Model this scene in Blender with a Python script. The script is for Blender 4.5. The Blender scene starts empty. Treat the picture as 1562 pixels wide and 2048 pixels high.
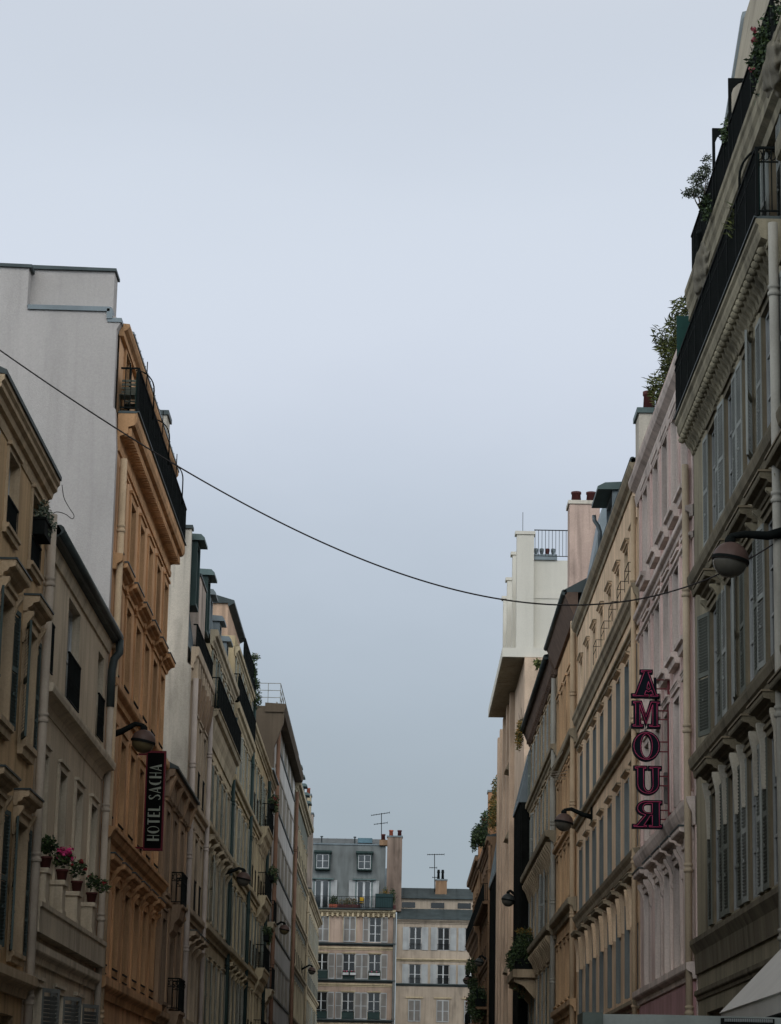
import bpy, bmesh, math, random
from mathutils import Vector, Matrix
rnd = random.Random(7)
sc = bpy.context.scene
COL = sc.collection
R_ = math.radians

# ------------------------------------------------------------------ camera
cd = bpy.data.cameras.new("camera")
cd.sensor_fit = 'HORIZONTAL'; cd.sensor_width = 36.0
cd.lens = 36.0 * 5200.0 / 1562.0
cd.clip_start = 0.5; cd.clip_end = 6000
cam = bpy.data.objects.new("camera", cd); COL.objects.link(cam)
_d = Vector((4 / 5200.0, -1231 / 5200.0, -1)).normalized()       # the street's direction seen by the lens
_s, _c = math.sin(R_(1.1)), math.cos(R_(1.1))                      # slight roll of the hand-held camera
_z = Vector((_s, _c, _s * 4 / 5200.0 - _c * 1231 / 5200.0)).normalized()
_x = _d.cross(_z)
cam.matrix_world = Matrix((_x, _d, _z)).to_4x4()
cam.location = (0, 0, 1.6)
sc.camera = cam

# ------------------------------------------------------------------ sky, sun, exposure
SUN_EL, SUN_AZ = R_(36), R_(183)      # behind the camera, looking down the street
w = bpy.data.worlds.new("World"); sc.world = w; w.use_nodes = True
nt = w.node_tree; nt.nodes.clear()
def N(t, **k):
    n = nt.nodes.new(t)
    for a, b in k.items(): setattr(n, a, b)
    return n
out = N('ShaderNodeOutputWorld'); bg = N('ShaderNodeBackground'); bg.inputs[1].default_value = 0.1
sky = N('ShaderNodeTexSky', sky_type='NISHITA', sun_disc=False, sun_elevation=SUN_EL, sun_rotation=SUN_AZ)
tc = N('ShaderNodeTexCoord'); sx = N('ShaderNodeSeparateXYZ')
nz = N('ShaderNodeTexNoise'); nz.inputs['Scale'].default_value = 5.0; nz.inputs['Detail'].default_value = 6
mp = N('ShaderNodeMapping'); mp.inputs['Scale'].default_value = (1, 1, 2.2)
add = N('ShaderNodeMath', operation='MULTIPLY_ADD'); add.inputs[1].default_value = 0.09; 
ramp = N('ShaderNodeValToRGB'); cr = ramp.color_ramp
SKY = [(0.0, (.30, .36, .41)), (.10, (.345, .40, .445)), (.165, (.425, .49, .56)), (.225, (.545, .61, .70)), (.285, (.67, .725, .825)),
       (.335, (.705, .765, .855)), (.385, (.635, .695, .785)), (.45, (.63, .68, .76)), (.49, (.92, .94, .95)), (.53, (.86, .87, .87)), (.61, (.17, .172, .175)), (1.0, (.03, .031, .032))]  # unseen bright band and near-black zenith, shaped to keep the lower street dark
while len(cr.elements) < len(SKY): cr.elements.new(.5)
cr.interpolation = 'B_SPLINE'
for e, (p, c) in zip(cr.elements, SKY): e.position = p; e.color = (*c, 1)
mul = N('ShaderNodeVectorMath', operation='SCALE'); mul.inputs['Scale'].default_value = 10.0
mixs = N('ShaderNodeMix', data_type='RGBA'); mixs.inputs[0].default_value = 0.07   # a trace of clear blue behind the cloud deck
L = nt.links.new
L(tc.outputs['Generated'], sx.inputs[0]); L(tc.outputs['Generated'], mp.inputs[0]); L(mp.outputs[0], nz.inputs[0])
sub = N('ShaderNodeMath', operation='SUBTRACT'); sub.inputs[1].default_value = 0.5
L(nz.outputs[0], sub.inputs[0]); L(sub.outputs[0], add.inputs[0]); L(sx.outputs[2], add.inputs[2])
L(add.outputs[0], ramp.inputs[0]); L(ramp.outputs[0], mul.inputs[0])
# added boost: unseen sky behind and beside the camera, to light the upper facades
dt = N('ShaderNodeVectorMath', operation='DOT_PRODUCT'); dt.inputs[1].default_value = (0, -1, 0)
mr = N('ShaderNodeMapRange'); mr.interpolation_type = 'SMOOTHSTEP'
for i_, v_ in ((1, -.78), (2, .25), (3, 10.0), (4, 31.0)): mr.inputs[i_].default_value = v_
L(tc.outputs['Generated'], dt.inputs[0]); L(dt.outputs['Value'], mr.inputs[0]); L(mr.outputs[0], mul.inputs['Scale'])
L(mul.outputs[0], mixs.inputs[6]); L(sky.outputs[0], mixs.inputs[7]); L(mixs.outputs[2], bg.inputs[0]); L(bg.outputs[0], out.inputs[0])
sd = bpy.data.lights.new("sun", 'SUN'); sd.energy = .5; sd.angle = R_(24); sd.color = (1, .96, .9)
sun = bpy.data.objects.new("sun", sd); COL.objects.link(sun)
_sv = Vector((math.sin(SUN_AZ) * math.cos(SUN_EL), math.cos(SUN_AZ) * math.cos(SUN_EL), math.sin(SUN_EL)))
sun.rotation_euler = (-_sv).to_track_quat('-Z', 'Y').to_euler(); sun.location = (0, -20, 60)
sc.view_settings.view_transform = 'Standard'; sc.view_settings.look = 'None'
sc.view_settings.exposure = 0.0; sc.view_settings.gamma = 1.0
sc.cycles.max_bounces = 8; sc.cycles.diffuse_bounces = 4

# ------------------------------------------------------------------ materials
MATS = {}
def mat(name, col, rough=.85, var=.12, scale=.6, bump=0.0, bscale=60, streak=0.0, metal=0.0, grain=0.0, emit=None, spec=.4, stain=0.0):
    """A procedural surface: base colour broken by soft blotches, rain streaks and a fine grain."""
    if name in MATS: return MATS[name]
    m = bpy.data.materials.new(name); m.use_nodes = True; MATS[name] = m
    t = m.node_tree; b = t.nodes['Principled BSDF']; L = t.links.new
    b.inputs['Roughness'].default_value = rough; b.inputs['Metallic'].default_value = metal
    b.inputs['Specular IOR Level'].default_value = spec
    g = t.nodes.new('ShaderNodeNewGeometry')
    def noise(sc_, det, vec=(1, 1, 1), off=0):
        p = t.nodes.new('ShaderNodeMapping'); p.inputs['Scale'].default_value = vec; p.inputs['Location'].default_value = (off, off, off)
        L(g.outputs['Position'], p.inputs[0])
        n = t.nodes.new('ShaderNodeTexNoise'); n.inputs['Scale'].default_value = sc_; n.inputs['Detail'].default_value = det
        L(p.outputs[0], n.inputs[0]); return n.outputs[0]
    def rng(s, a, bb, lo=.3, hi=.7):
        r = t.nodes.new('ShaderNodeMapRange'); r.inputs[1].default_value = lo; r.inputs[2].default_value = hi
        r.inputs[3].default_value = a; r.inputs[4].default_value = bb; L(s, r.inputs[0]); return r.outputs[0]
    f = rng(noise(scale, 6), 1 - var, 1 + var)
    def mulv(a, bb):
        k = t.nodes.new('ShaderNodeMath'); k.operation = 'MULTIPLY'; L(a, k.inputs[0]); L(bb, k.inputs[1]); return k.outputs[0]
    if streak: f = mulv(f, rng(noise(2.2, 4, (1, 1, .07), 3), 1 - streak, 1.0, .35, .6))
    if stain:
        f = mulv(f, rng(noise(1.3, 7, (1, 1, .35), 17), 1.0, 1 - stain, .56, .72)); f = mulv(f, rng(noise(7, 5, (1, 1, .05), 23), 1.0, 1 - stain * .7, .52, .7))
    if grain: f = mulv(f, rng(noise(28, 3, (1, 1, 1), 9), 1 - grain, 1 + grain))
    v = t.nodes.new('ShaderNodeVectorMath'); v.operation = 'SCALE'
    v.inputs[0].default_value = col; L(f, v.inputs['Scale']); L(v.outputs[0], b.inputs['Base Color'])
    if bump:
        bn = t.nodes.new('ShaderNodeBump'); bn.inputs['Strength'].default_value = bump; bn.inputs['Distance'].default_value = .02
        L(noise(bscale, 5), bn.inputs['Height']); L(bn.outputs[0], b.inputs['Normal'])
    if emit: b.inputs['Emission Color'].default_value = (*emit[0], 1); b.inputs['Emission Strength'].default_value = emit[1]
    return m
def stucco(name, c, streak=.25, var=.14): return mat(name, (c[0] * 1.16, c[1] * 1.11, c[2] * .99), .92, var + .04, .5, .45, 40, streak * .8, grain=.08, spec=.2, stain=.22 + streak * .5)
def paint(name, c, rough=.8): return mat(name, c, rough, .14, 1.5, 0, 40, .2, grain=.05, spec=.08, stain=.12)
def metal(name, c, rough=.5, me=.0): return mat(name, c, rough, .18, 1.2, .1, 20, .2, me, grain=.05, spec=.18)

IRON = mat('black_iron', (.008, .010, .0095), .8, .2, 2, 0, 20, spec=.06)
NETG = mat('green_balcony_net', (.010, .032, .028), .95, .3, 2, 0, 20, .2, spec=.03)
GREENP = metal('dark_green_paint', (.022, .042, .038), .55)
ZINC = metal('zinc_sheet', (.16, .19, .20), .45, .25)
ZINCG = metal('green_zinc_sheet', (.095, .135, .13), .5, .2)
ZINCD = metal('dark_zinc_sheet', (.055, .07, .07), .5, .2)
SLATE = metal('slate_roof', (.06, .075, .075), .6)
GLASS = mat('window_glass', (.018, .024, .026), .06, .3, 2, spec=.6)
CURT = mat('curtained_glass', (.16, .17, .17), .12, .25, 3, spec=.6)
DARKIN = mat('dark_room_glass', (.006, .007, .007), .1, .2, 2, spec=.5)
FRAME = paint('white_frame_paint', (.50, .51, .50))
FRAMED = paint('dim_frame_paint', (.26, .27, .26))
TERRA = mat('terracotta', (.30, .075, .04), .8, .15, 3, .1)
REDPOT = mat('red_clay_pot', (.065, .014, .013), .7, .2, 4)
PIPEC = paint('cream_pipe_paint', (.42, .36, .29))
LEAF = [mat('leaf_dark', (.014, .030, .011), .6, .35, 9), mat('leaf_mid', (.030, .058, .017), .6, .35, 9), mat('leaf_light', (.065, .10, .03), .6, .3, 9)]
OLIVE = [mat('olive_leaf_dark', (.055, .075, .05), .6, .3, 9), mat('olive_leaf_mid', (.10, .125, .085), .6, .3, 9), mat('olive_leaf_pale', (.17, .20, .15), .6, .3, 9)]
BAMB = [mat('bamboo_leaf_dark', (.045, .058, .014), .6, .3, 9), mat('bamboo_leaf_mid', (.085, .10, .02), .6, .3, 9), mat('bamboo_leaf_pale', (.14, .15, .04), .6, .3, 9)]
AUT = [mat('autumn_leaf_ochre', (.22, .12, .02), .7, .3, 9), mat('autumn_leaf_olive', (.10, .09, .02), .7, .3, 9), LEAF[1]]
PINKF = mat('pink_petal', (.55, .03, .16), .6, .2, 9)
REDF = mat('red_petal', (.28, .012, .02), .6, .2, 9)
BARK = mat('bark', (.06, .045, .03), .9, .3, 8)
TWIG = BARK

# ------------------------------------------------------------------ mesh builder
ID = lambda u, v, w: (u, v, w)
class MB:
    def __init__(s, T=ID): s.T = T; s.v = []; s.f = []; s.m = []; s.sm = []
    def p(s, u, v, w): s.v.append(s.T(u, v, w)); return len(s.v) - 1
    def face(s, pts, mi=0, smooth=False):
        s.f.append([s.p(*q) for q in pts]); s.m.append(mi); s.sm.append(smooth)
    def facei(s, ids, mi=0, smooth=False): s.f.append(ids); s.m.append(mi); s.sm.append(smooth)
    def hexa(s, P, mi=0):
        i = [s.p(*q) for q in P]
        for a in ((0, 3, 2, 1), (4, 5, 6, 7), (0, 1, 5, 4), (1, 2, 6, 5), (2, 3, 7, 6), (3, 0, 4, 7)): s.facei([i[k] for k in a], mi)
    def box(s, u0, u1, v0, v1, w0, w1, mi=0):
        s.hexa([(u0, v0, w0), (u1, v0, w0), (u1, v1, w0), (u0, v1, w0), (u0, v0, w1), (u1, v0, w1), (u1, v1, w1), (u0, v1, w1)], mi)
    def prism(s, poly, fn, a, b, mi=0, caps=True):
        """poly of 2-D points, fn(p,q,t)->(u,v,w), swept t=a..b"""
        n = len(poly); A = [s.p(*fn(x, y, a)) for x, y in poly]; B = [s.p(*fn(x, y, b)) for x, y in poly]
        for k in range(n): s.facei([A[k], A[(k + 1) % n], B[(k + 1) % n], B[k]], mi)
        if caps: s.facei(A[::-1], mi); s.facei(B, mi)
    def extr(s, prof, u0, u1, mi=0, base=0): s.prism([(a, b + base) for a, b in prof], lambda x, y, t: (t, y, x), u0, u1, mi)
    def tube(s, pts, r, n=8, mi=0, r2=None, smooth=True):
        P = [Vector(q) for q in pts]; rings = []
        for k, q in enumerate(P):
            d = (P[min(k + 1, len(P) - 1)] - P[max(k - 1, 0)]).normalized()
            a = d.cross(Vector((0, 1, 0)) if abs(d.y) < .9 else Vector((1, 0, 0))).normalized(); b = d.cross(a)
            rr = r if r2 is None else r + (r2 - r) * k / (len(P) - 1)
            rings.append([s.p(*(q + a * math.cos(t) * rr + b * math.sin(t) * rr)) for t in [2 * math.pi * j / n for j in range(n)]])
        for A, B in zip(rings, rings[1:]):
            for j in range(n): s.facei([A[j], A[(j + 1) % n], B[(j + 1) % n], B[j]], mi, smooth)
        s.facei(rings[0][::-1], mi); s.facei(rings[-1], mi)
    def lathe(s, prof, c=(0, 0, 0), n=20, mi=0, smooth=True, axis=1):
        """prof of (radius, height) turned about the v axis"""
        rings = []
        for r, h in prof:
            if r < 1e-5: rings.append([s.p(c[0], c[1] + h, c[2])])
            else: rings.append([s.p(c[0] + r * math.cos(t), c[1] + h, c[2] + r * math.sin(t)) for t in [2 * math.pi * j / n for j in range(n)]])
        for A, B in zip(rings, rings[1:]):
            for j in range(n):
                k = (j + 1) % n
                if len(A) == 1 and len(B) == 1: continue
                if len(A) == 1: s.facei([A[0], B[k], B[j]], mi, smooth)
                elif len(B) == 1: s.facei([A[j], A[k], B[0]], mi, smooth)
                else: s.facei([A[j], A[k], B[k], B[j]], mi, smooth)
    def mesh(s, name, mats):
        me = bpy.data.meshes.new(name); me.from_pydata(s.v, [], s.f)
        for m in mats: me.materials.append(m)
        me.polygons.foreach_set('material_index', s.m); me.polygons.foreach_set('use_smooth', s.sm)
        bm = bmesh.new(); bm.from_mesh(me); bmesh.ops.recalc_face_normals(bm, faces=bm.faces); bm.to_mesh(me); bm.free()
        me.update(); return me
    def build(s, name, mats, parent=None, loc=(0, 0, 0)):
        if not isinstance(mats, (list, tuple)): mats = [mats]
        return place(name, s.mesh(name, mats), parent, loc)
def place(name, me, parent=None, loc=(0, 0, 0)):
    o = bpy.data.objects.new(name, me); COL.objects.link(o); o.location = loc
    if parent: o.parent = parent
    return o
def tag(o, label, cat, group=None, kind=None):
    if label: o['label'] = label
    if cat: o['category'] = cat
    if group: o['group'] = group
    if kind: o['kind'] = kind
    return o
def thing(name, label, cat, loc, group=None):
    o = bpy.data.objects.new(name, None); COL.objects.link(o); o.location = loc; o.empty_display_size = .3
    return tag(o, label, cat, group)
# world axes as (x, z, y): u=x, v=z, w=y
XZ = lambda u, v, w: (u, w, v)

# ------------------------------------------------------------------ facades
CACHE = {}
def lin(side):
    return {'L': lambda u, v, w: (w, u, v), 'R': lambda u, v, w: (-w, u, v), 'E': lambda u, v, w: (u, -w, v)}[side]
CORN = lambda w, h: [(-.02, 0), (w * .25, 0), (w * .3, h * .22), (w * .55, h * .34), (w * .62, h * .52), (w * .95, h * .6), (w, h * .72), (w, h), (-.02, h)]
STR = lambda w, h: [(-.02, 0), (w * .35, 0), (w * .45, h * .35), (w * .9, h * .5), (w, h * .6), (w, h), (-.02, h + .03)]

class Bld:
    def __init__(s, name, label, cat, side, a, u0, u1, wallm, trim=None, depth=9, group=None):
        s.side, s.a, s.u0, s.u1, s.wm, s.depth = side, a, u0, u1, wallm, depth
        s.tm = trim or wallm
        ln = lin(side); off = {'L': (-a, 0, 0), 'R': (a, 0, 0), 'E': (0, a, 0)}[side]
        s.T = lambda u, v, w: tuple(x + y for x, y in zip(ln(u, v, w), off))
        s.ln = ln; s.org = Vector(s.T((u0 + u1) / 2, 0, 0))
        s.root = thing(name, label, cat, s.org, group)
    def P(s, u, v, w): return tuple(Vector(s.T(u, v, w)) - s.org)
    def mb(s): return MB(s.P)
    def wall(s, v0, v1, holes=(), w=0.0, reveal=.18, name='wall', mats=None, u0=None, u1=None, sides=True, depth=None):
        """front with real openings, their reveals, and the flanks"""
        m = s.mb(); u0 = s.u0 if u0 is None else u0; u1 = s.u1 if u1 is None else u1; d = depth or s.depth
        us = sorted({u0, u1} | {round(x, 4) for h in holes for x in (h[0], h[1])}); vs = sorted({v0, v1} | {round(x, 4) for h in holes for x in (h[2], h[3])})
        for i in range(len(us) - 1):
            for j in range(len(vs) - 1):
                cu, cv = (us[i] + us[i + 1]) / 2, (vs[j] + vs[j + 1]) / 2
                if any(h[0] < cu < h[1] and h[2] < cv < h[3] for h in holes): continue
                m.face([(us[i], vs[j], w), (us[i + 1], vs[j], w), (us[i + 1], vs[j + 1], w), (us[i], vs[j + 1], w)])
        for a, b, c, dd in [h[:4] for h in holes]:
            r = w - reveal
            m.face([(a, c, w), (a, dd, w), (a, dd, r), (a, c, r)], 1); m.face([(b, c, w), (b, c, r), (b, dd, r), (b, dd, w)], 1)
            m.face([(a, dd, w), (b, dd, w), (b, dd, r), (a, dd, r)], 1); m.face([(a, c, w), (a, c, r), (b, c, r), (b, c, w)], 1)
            m.face([(a, c, r), (b, c, r), (b, dd, r), (a, dd, r)], 1)
        if sides:
            for u in (u0, u1): m.face([(u, v0, w), (u, v1, w), (u, v1, w - d), (u, v0, w - d)])
            m.face([(u0, v0, w - d), (u1, v0, w - d), (u1, v1, w - d), (u0, v1, w - d)]); m.face([(u0, v1, w), (u1, v1, w), (u1, v1, w - d), (u0, v1, w - d)])
        o = m.build(name, mats or [s.wm, s.tm], s.root)
        return o
    def run(s, name, prof, v, mats=None, u0=None, u1=None, parent=None, dent=None):
        m = s.mb(); u0 = s.u0 if u0 is None else u0; u1 = s.u1 if u1 is None else u1
        m.extr(prof, u0, u1, 0, v)
        if dent:   # (pitch, width, v0, v1, w)  blocks under the moulding
            p, wd, a, b, ww = dent; k = u0 + p / 2
            while k < u1 - wd / 2: m.box(k - wd / 2, k + wd / 2, v + a, v + b, -.02, ww); k += p
        return m.build(name, mats or s.tm, parent or s.root)
    def pipe(s, u, v0, v1, r=.055, w=.1, mats=None, step=2.9, sw=None):
        m = s.mb(); m.tube([(u, v0, w), (u, v1, w)], r, 10)
        k = v0 + 1.1
        while k < v1 - .2: m.lathe([(r, -.09), (r + .022, -.08), (r + .022, -.03), (r + .003, -.02), (r + .003, .02), (r + .018, .03), (r + .018, .07), (r, .08)], (u, k, w), 10); k += step
        if sw: m.tube([(u, v1 - .02, w), (u, v1 + .25, w + .02), (u, v1 + .45, (w + sw) / 2), (u, v1 + .6, sw)], r, 10)
        return m.build('drainpipe', mats or PIPEC, s.root)
    def shared(s, key, fn, mats):
        k = (s.side,) + key + tuple(x.name for x in mats)
        if k not in CACHE:
            m = MB(s.ln); fn(m); CACHE[k] = m.mesh(key[0], list(mats))
        return CACHE[k]
    def at(s, name, me, u, v, w, parent=None):
        return place(name, me, parent or s.root, s.P(u, v, w) if parent is None else (0, 0, 0))
    def window(s, u, v, W, H, w=0., rev=.18, fm=FRAME, gm=GLASS, bars=3, surround=None, sill=None, hood=None, shutter=None, rail=None, cross=True, fold=None):
        """window > pane, surround, sill, hood, shutter, guard_rail"""
        def fr(m):
            f, a, b = .055, -.0, .06; h = W / 2
            m.box(-h, -h + f, 0, H, a, b); m.box(h - f, h, 0, H, a, b); m.box(-h + f, h - f, 0, f, a, b); m.box(-h + f, h - f, H - f, H, a, b)
            m.box(-.05, .05, f, H - f, a + .01, b + .01)
            if cross:
                for k in range(1, bars):
                    y = H * k / bars
                    m.box(-h + f, -.05, y - .02, y + .02, a + .01, b - .01); m.box(.05, h - f, y - .02, y + .02, a + .01, b - .01)
        if gm is GLASS: gm = rnd.choices((GLASS, CURT, DARKIN), (6, 1.6, 2))[0]
        win = place('window', s.shared(('window', W, H, bars, cross), fr, [fm]), s.root, s.P(u, v, w - rev + .012))
        pm = s.shared(('pane', W, H), lambda m: m.box(-W / 2 + .05, W / 2 - .05, .05, H - .05, .015, .03), [gm])
        place('pane', pm, win)
        off = s.ln(0, 0, rev - .012)
        if surround:
            sw_, sp, sm_ = surround
            def su(m):
                h = W / 2
                m.box(-h - sw_, -h, 0, H + sw_, .0, sp); m.box(h, h + sw_, 0, H + sw_, .0, sp); m.box(-h, h, H, H + sw_, .0, sp)
                m.box(-h - sw_ - .03, h + sw_ + .03, H + sw_, H + sw_ + .06, .0, sp + .04)
            place('surround', s.shared(('surround', W, H, sw_, sp), su, [sm_]), win, off)
        if sill:
            sd_, sh, sm_ = sill
            place('sill', s.shared(('sill', W, sd_, sh), lambda m: m.extr([(-.02, -sh), (sd_ * .6, -sh), (sd_ * .7, -sh * .5), (sd_, -sh * .4), (sd_, 0), (-.02, .02)], -W / 2 - .14, W / 2 + .14), [sm_]), win, off)
        if hood:
            hd, hh, gap, con, hm, cap = hood[:6]; cm = hood[6] if len(hood) > 6 else hm
            def ho(m):
                oh = .26 if hd > .15 else .13
                m.extr([(x, y) for x, y in CORN(hd, hh)], -W / 2 - oh, W / 2 + oh, 0, H + gap)
                m.box(-W / 2 - oh - .02, W / 2 + oh + .02, H + gap + hh, H + gap + hh + .03, -.02, hd + .02, 1)
                if con:
                    for q in (-W / 2 - .17, W / 2 + .17):
                        if con > .8: pr_ = [(0, -con), (.09, -con), (.11, -.3), (hd * .6, -.06), (hd * .6, 0), (0, 0)]
                        else: pr_ = [(0, -con), (.03, -con), (.06, -con * .85), (.05, -con * .62), (hd * .36, -con * .36), (hd * .62, -con * .14), (hd * .66, 0), (0, 0)]
                        m.extr(pr_, q - .055, q + .055, 2, H + gap)
            place('hood', s.shared(('hood', W, H, hd, hh, gap, con), ho, [hm, cap, cm]), win, off)
        if shutter:
            sm_, tilt, pitch = shutter[:3]; which = shutter[3] if len(shutter) > 3 else (1, -1); lw = W / 2 - .01
            for d in which:
                th = R_(tilt + rnd.choice((-2, 0, 2)) if d > 0 else rnd.choice((.5, 1.5)))
                if rnd.random() < .08: th = R_(rnd.choice((11, 16)))
                s.shutter_leaf(win, off, d, d * (W / 2 + .01), lw, H, th, sm_, pitch)
        if fold:   # shutters folded back against the reveal, standing proud of the wall
            fm_, pr = fold
            for d in (1, -1):
                def fo(m):
                    for k, (t, e) in enumerate(((.0, 0), (.026, .012))):
                        a = d * (W / 2 - .004 - t); b = d * (W / 2 - .024 - t)
                        m.box(min(a, b), max(a, b), .02, H - .02, -rev + .055, pr - e)
                    q = 0.10
                place('shutter', s.shared(('shutter', 'f', d, W, H, rev, pr), fo, [fm_]), win, off)
        if rail:
            rh, rm, kind = rail
            def ra(m):
                h = W / 2 + .02; z0 = .05 if kind != 'bar' else rh - .2
                if kind != 'grab': m.box(-h, h, rh - .03, rh, .02, .06); m.box(-h, h, z0, z0 + .025, .03, .055)
                n = max(4, int(W / .11))
                if kind == 'grab':
                    for q in (-h, h - .014): m.box(q, q + .014, .0, rh, .186, .2)
                    m.box(-h, h, rh - .014, rh, .186, .2); m.box(-h, -h + .014, rh - .014, rh, -.02, .186); m.box(h - .014, h, rh - .014, rh, -.02, .186)
                    m.box(-h, h, rh * .5, rh * .5 + .012, .188, .2)
                elif kind == 'bar': pass
                else:
                    for k in range(n + 1):
                        x = -h + .01 + (2 * h - .02) * k / n; m.box(x - .009, x + .009, z0, rh - .03, .033, .051)
                    if kind == 'orn':
                        for k in range(n):
                            x = -h + .01 + (2 * h - .02) * (k + .5) / n
                            m.tube([(x + .035 * math.cos(t), rh * .45 + .09 * math.sin(t), .042) for t in [2 * math.pi * j / 8 for j in range(9)]], .009, 4)
            place('guard_rail', s.shared(('guard_rail', W, rh, kind), ra, [rm]), win, off)
        return win
    def shutter_leaf(s, win, off, d, x0, lw, H, th, m_, pitch):
        """a louvred leaf hinged at x0, swung open; d=+1 hinged on the far jamb"""
        ct, st = math.cos(th), math.sin(th)
        def sh(m):
            T0 = m.T
            m.T = lambda x, y, z: T0(x0 + d * (x * ct - z * st * 1) , y, .03 + x * st + z * ct)
            t = .018
            m.box(0, .05, 0, H, -t, t); m.box(lw - .05, lw, 0, H, -t, t)
            for y0, y1 in ((0, .09), (H * .5 - .04, H * .5 + .04), (H - .07, H)): m.box(.05, lw - .05, y0, y1, -t, t)
            y = .09 + pitch / 2
            while y < H - .1:
                if abs(y - H * .5) > .05:
                    m.hexa([(.05, y - pitch * .42, -t * .9), (lw - .05, y - pitch * .42, -t * .9), (lw - .05, y - pitch * .42 + .008, -t * .9), (.05, y - pitch * .42 + .008, -t * .9),
                            (.05, y + pitch * .3, t * .9), (lw - .05, y + pitch * .3, t * .9), (lw - .05, y + pitch * .3 + .008, t * .9), (.05, y + pitch * .3 + .008, t * .9)])
                y += pitch
            m.box(lw * .5 - .015, lw * .5 + .015, H * .28, H * .28 + .04, t, t + .02)
            m.T = T0
        place('shutter', s.shared(('shutter', d, round(x0, 3), lw, H, round(th, 3), pitch), sh, [m_]), win, off)
    def balcony(s, v, u0, u1, wd, slab=.14, rh=1.0, mats=(None, IRON), net=None, ends=True, ornate=False, under=None, pitch=.12):
        """balcony > railing ; slab with a moulded edge"""
        m = s.mb(); m.extr([(-.02, -slab), (wd - .06, -slab), (wd - .04, -slab * .5), (wd, -slab * .45), (wd, 0), (-.02, 0)], u0, u1, 0, v)
        if under: m.extr([(x * (wd - .04) , y * under - slab) for x, y in ((-.02, -1), (.12, -1), (.2, -.8), (.45, -.62), (.55, -.4), (.85, -.25), (.95, -.04), (.95, 0), (-.02, 0))], u0, u1, 0, v)
        b = m.build('balcony', mats[0] or s.tm, s.root)
        r = s.mb(); e = wd - .05
        r.box(u0, u1, v + rh - .035, v + rh, e - .025, e + .025); r.box(u0, u1, v + .06, v + .085, e - .015, e + .015)
        if ornate: r.box(u0, u1, v + rh - .24, v + rh - .22, e - .012, e + .012)
        n = int((u1 - u0) / pitch)
        for k in range(n + 1):
            x = u0 + (u1 - u0) * k / n; q = .022 if k % 10 == 0 else .01
            r.box(x - q, x + q, v, v + rh - .03, e - q, e + q)
        if ends:
            for x in (u0, u1):
                r.box(x - .02, x + .02, v + rh - .035, v + rh, 0, e - .025); r.box(x - .012, x + .012, v + .06, v + .085, 0, e - .015)
                k = .1
                while k < e - .05: r.box(x - .009, x + .009, v + .085, v + rh - .035, k - .009, k + .009); k += pitch
                if ornate:
                    r.box(x - .011, x + .011, v + rh - .24, v + rh - .22, 0, e)
                    k = .08
                    while k < e:
                        r.tube([(x, v + rh - .13 + .075 * math.sin(t), k + .05 * math.cos(t)) for t in [2 * math.pi * j / 8 for j in range(9)]], .009, 4); k += .1
        r.build('railing', mats[1], b)
        if net:
            q = s.mb(); q.box(u0 + .05, u1 - .05, v + .05, v + rh - .06, e - .05, e - .042); q.build('screen', net, b)
        return b
    def roof(s, v, prof, m=ZINC, seams=.55, u0=None, u1=None, name='roof'):
        """closed profile (w, v) swept along the building, with standing seams on the outer slopes"""
        r = s.mb(); u0 = s.u0 if u0 is None else u0; u1 = s.u1 if u1 is None else u1
        r.extr(prof, u0, u1, 0, v)
        if seams:
            for (a, b), (c, d) in zip(prof, prof[1:]):
                if d <= b + .2 and c >= a - .2: continue
                if d < b: continue
                n = Vector((d - b, -(c - a))).normalized() * .03
                k = u0 + seams / 2
                while k < u1 - .05:
                    r.hexa([(k - .012, v + b, a), (k + .012, v + b, a), (k + .012, v + b + n.y * 1, a + n.x), (k - .012, v + b + n.y, a + n.x),
                            (k - .012, v + d, c), (k + .012, v + d, c), (k + .012, v + d + n.y, c + n.x), (k - .012, v + d + n.y, c + n.x)]); k += seams
        return r.build(name, m, s.root)
    def dormer(s, u, v, W, H, wf, wb, m=GREENP, capm=ZINCG, fm=FRAME, over=.25, shut=None):
        """a dormer standing out of the roof: cheeks, cap, window"""
        d = s.mb(); h = W / 2
        d.box(u - h - .1, u - h, v, v + H, wb, wf); d.box(u + h, u + h + .1, v, v + H, wb, wf)
        d.box(u - h, u + h, v, v + .1, wb, wf); d.box(u - h, u + h, v + H - .12, v + H, wb, wf)
        d.extr([(wb, 0), (wf + over, -.02), (wf + over, .06), (wf + over * .5, .16), (wb, .24)], u - h - .2, u + h + .2, 1, v + H)
        o = d.build('dormer', [m, capm], s.root)
        q = s.mb(); f = wf - .1
        q.box(u - h, u - h + .06, v + .1, v + H - .12, f - .06, f); q.box(u + h - .06, u + h, v + .1, v + H - .12, f - .06, f); q.box(u - .04, u + .04, v + .1, v + H - .12, f - .06, f + .01)
        q.box(u - h + .06, u + h - .06, v + .1, v + .17, f - .06, f); q.box(u - h + .06, u + h - .06, v + H - .19, v + H - .12, f - .06, f)
        q.box(u - h + .06, u + h - .06, v + H * .5, v + H * .5 + .035, f - .05, f - .01)
        q.box(u - h + .06, u + h - .06, v + .17, v + H - .19, f - .045, f - .03, 1)
        q.build('window', [fm, GLASS], o)
        return o
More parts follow.
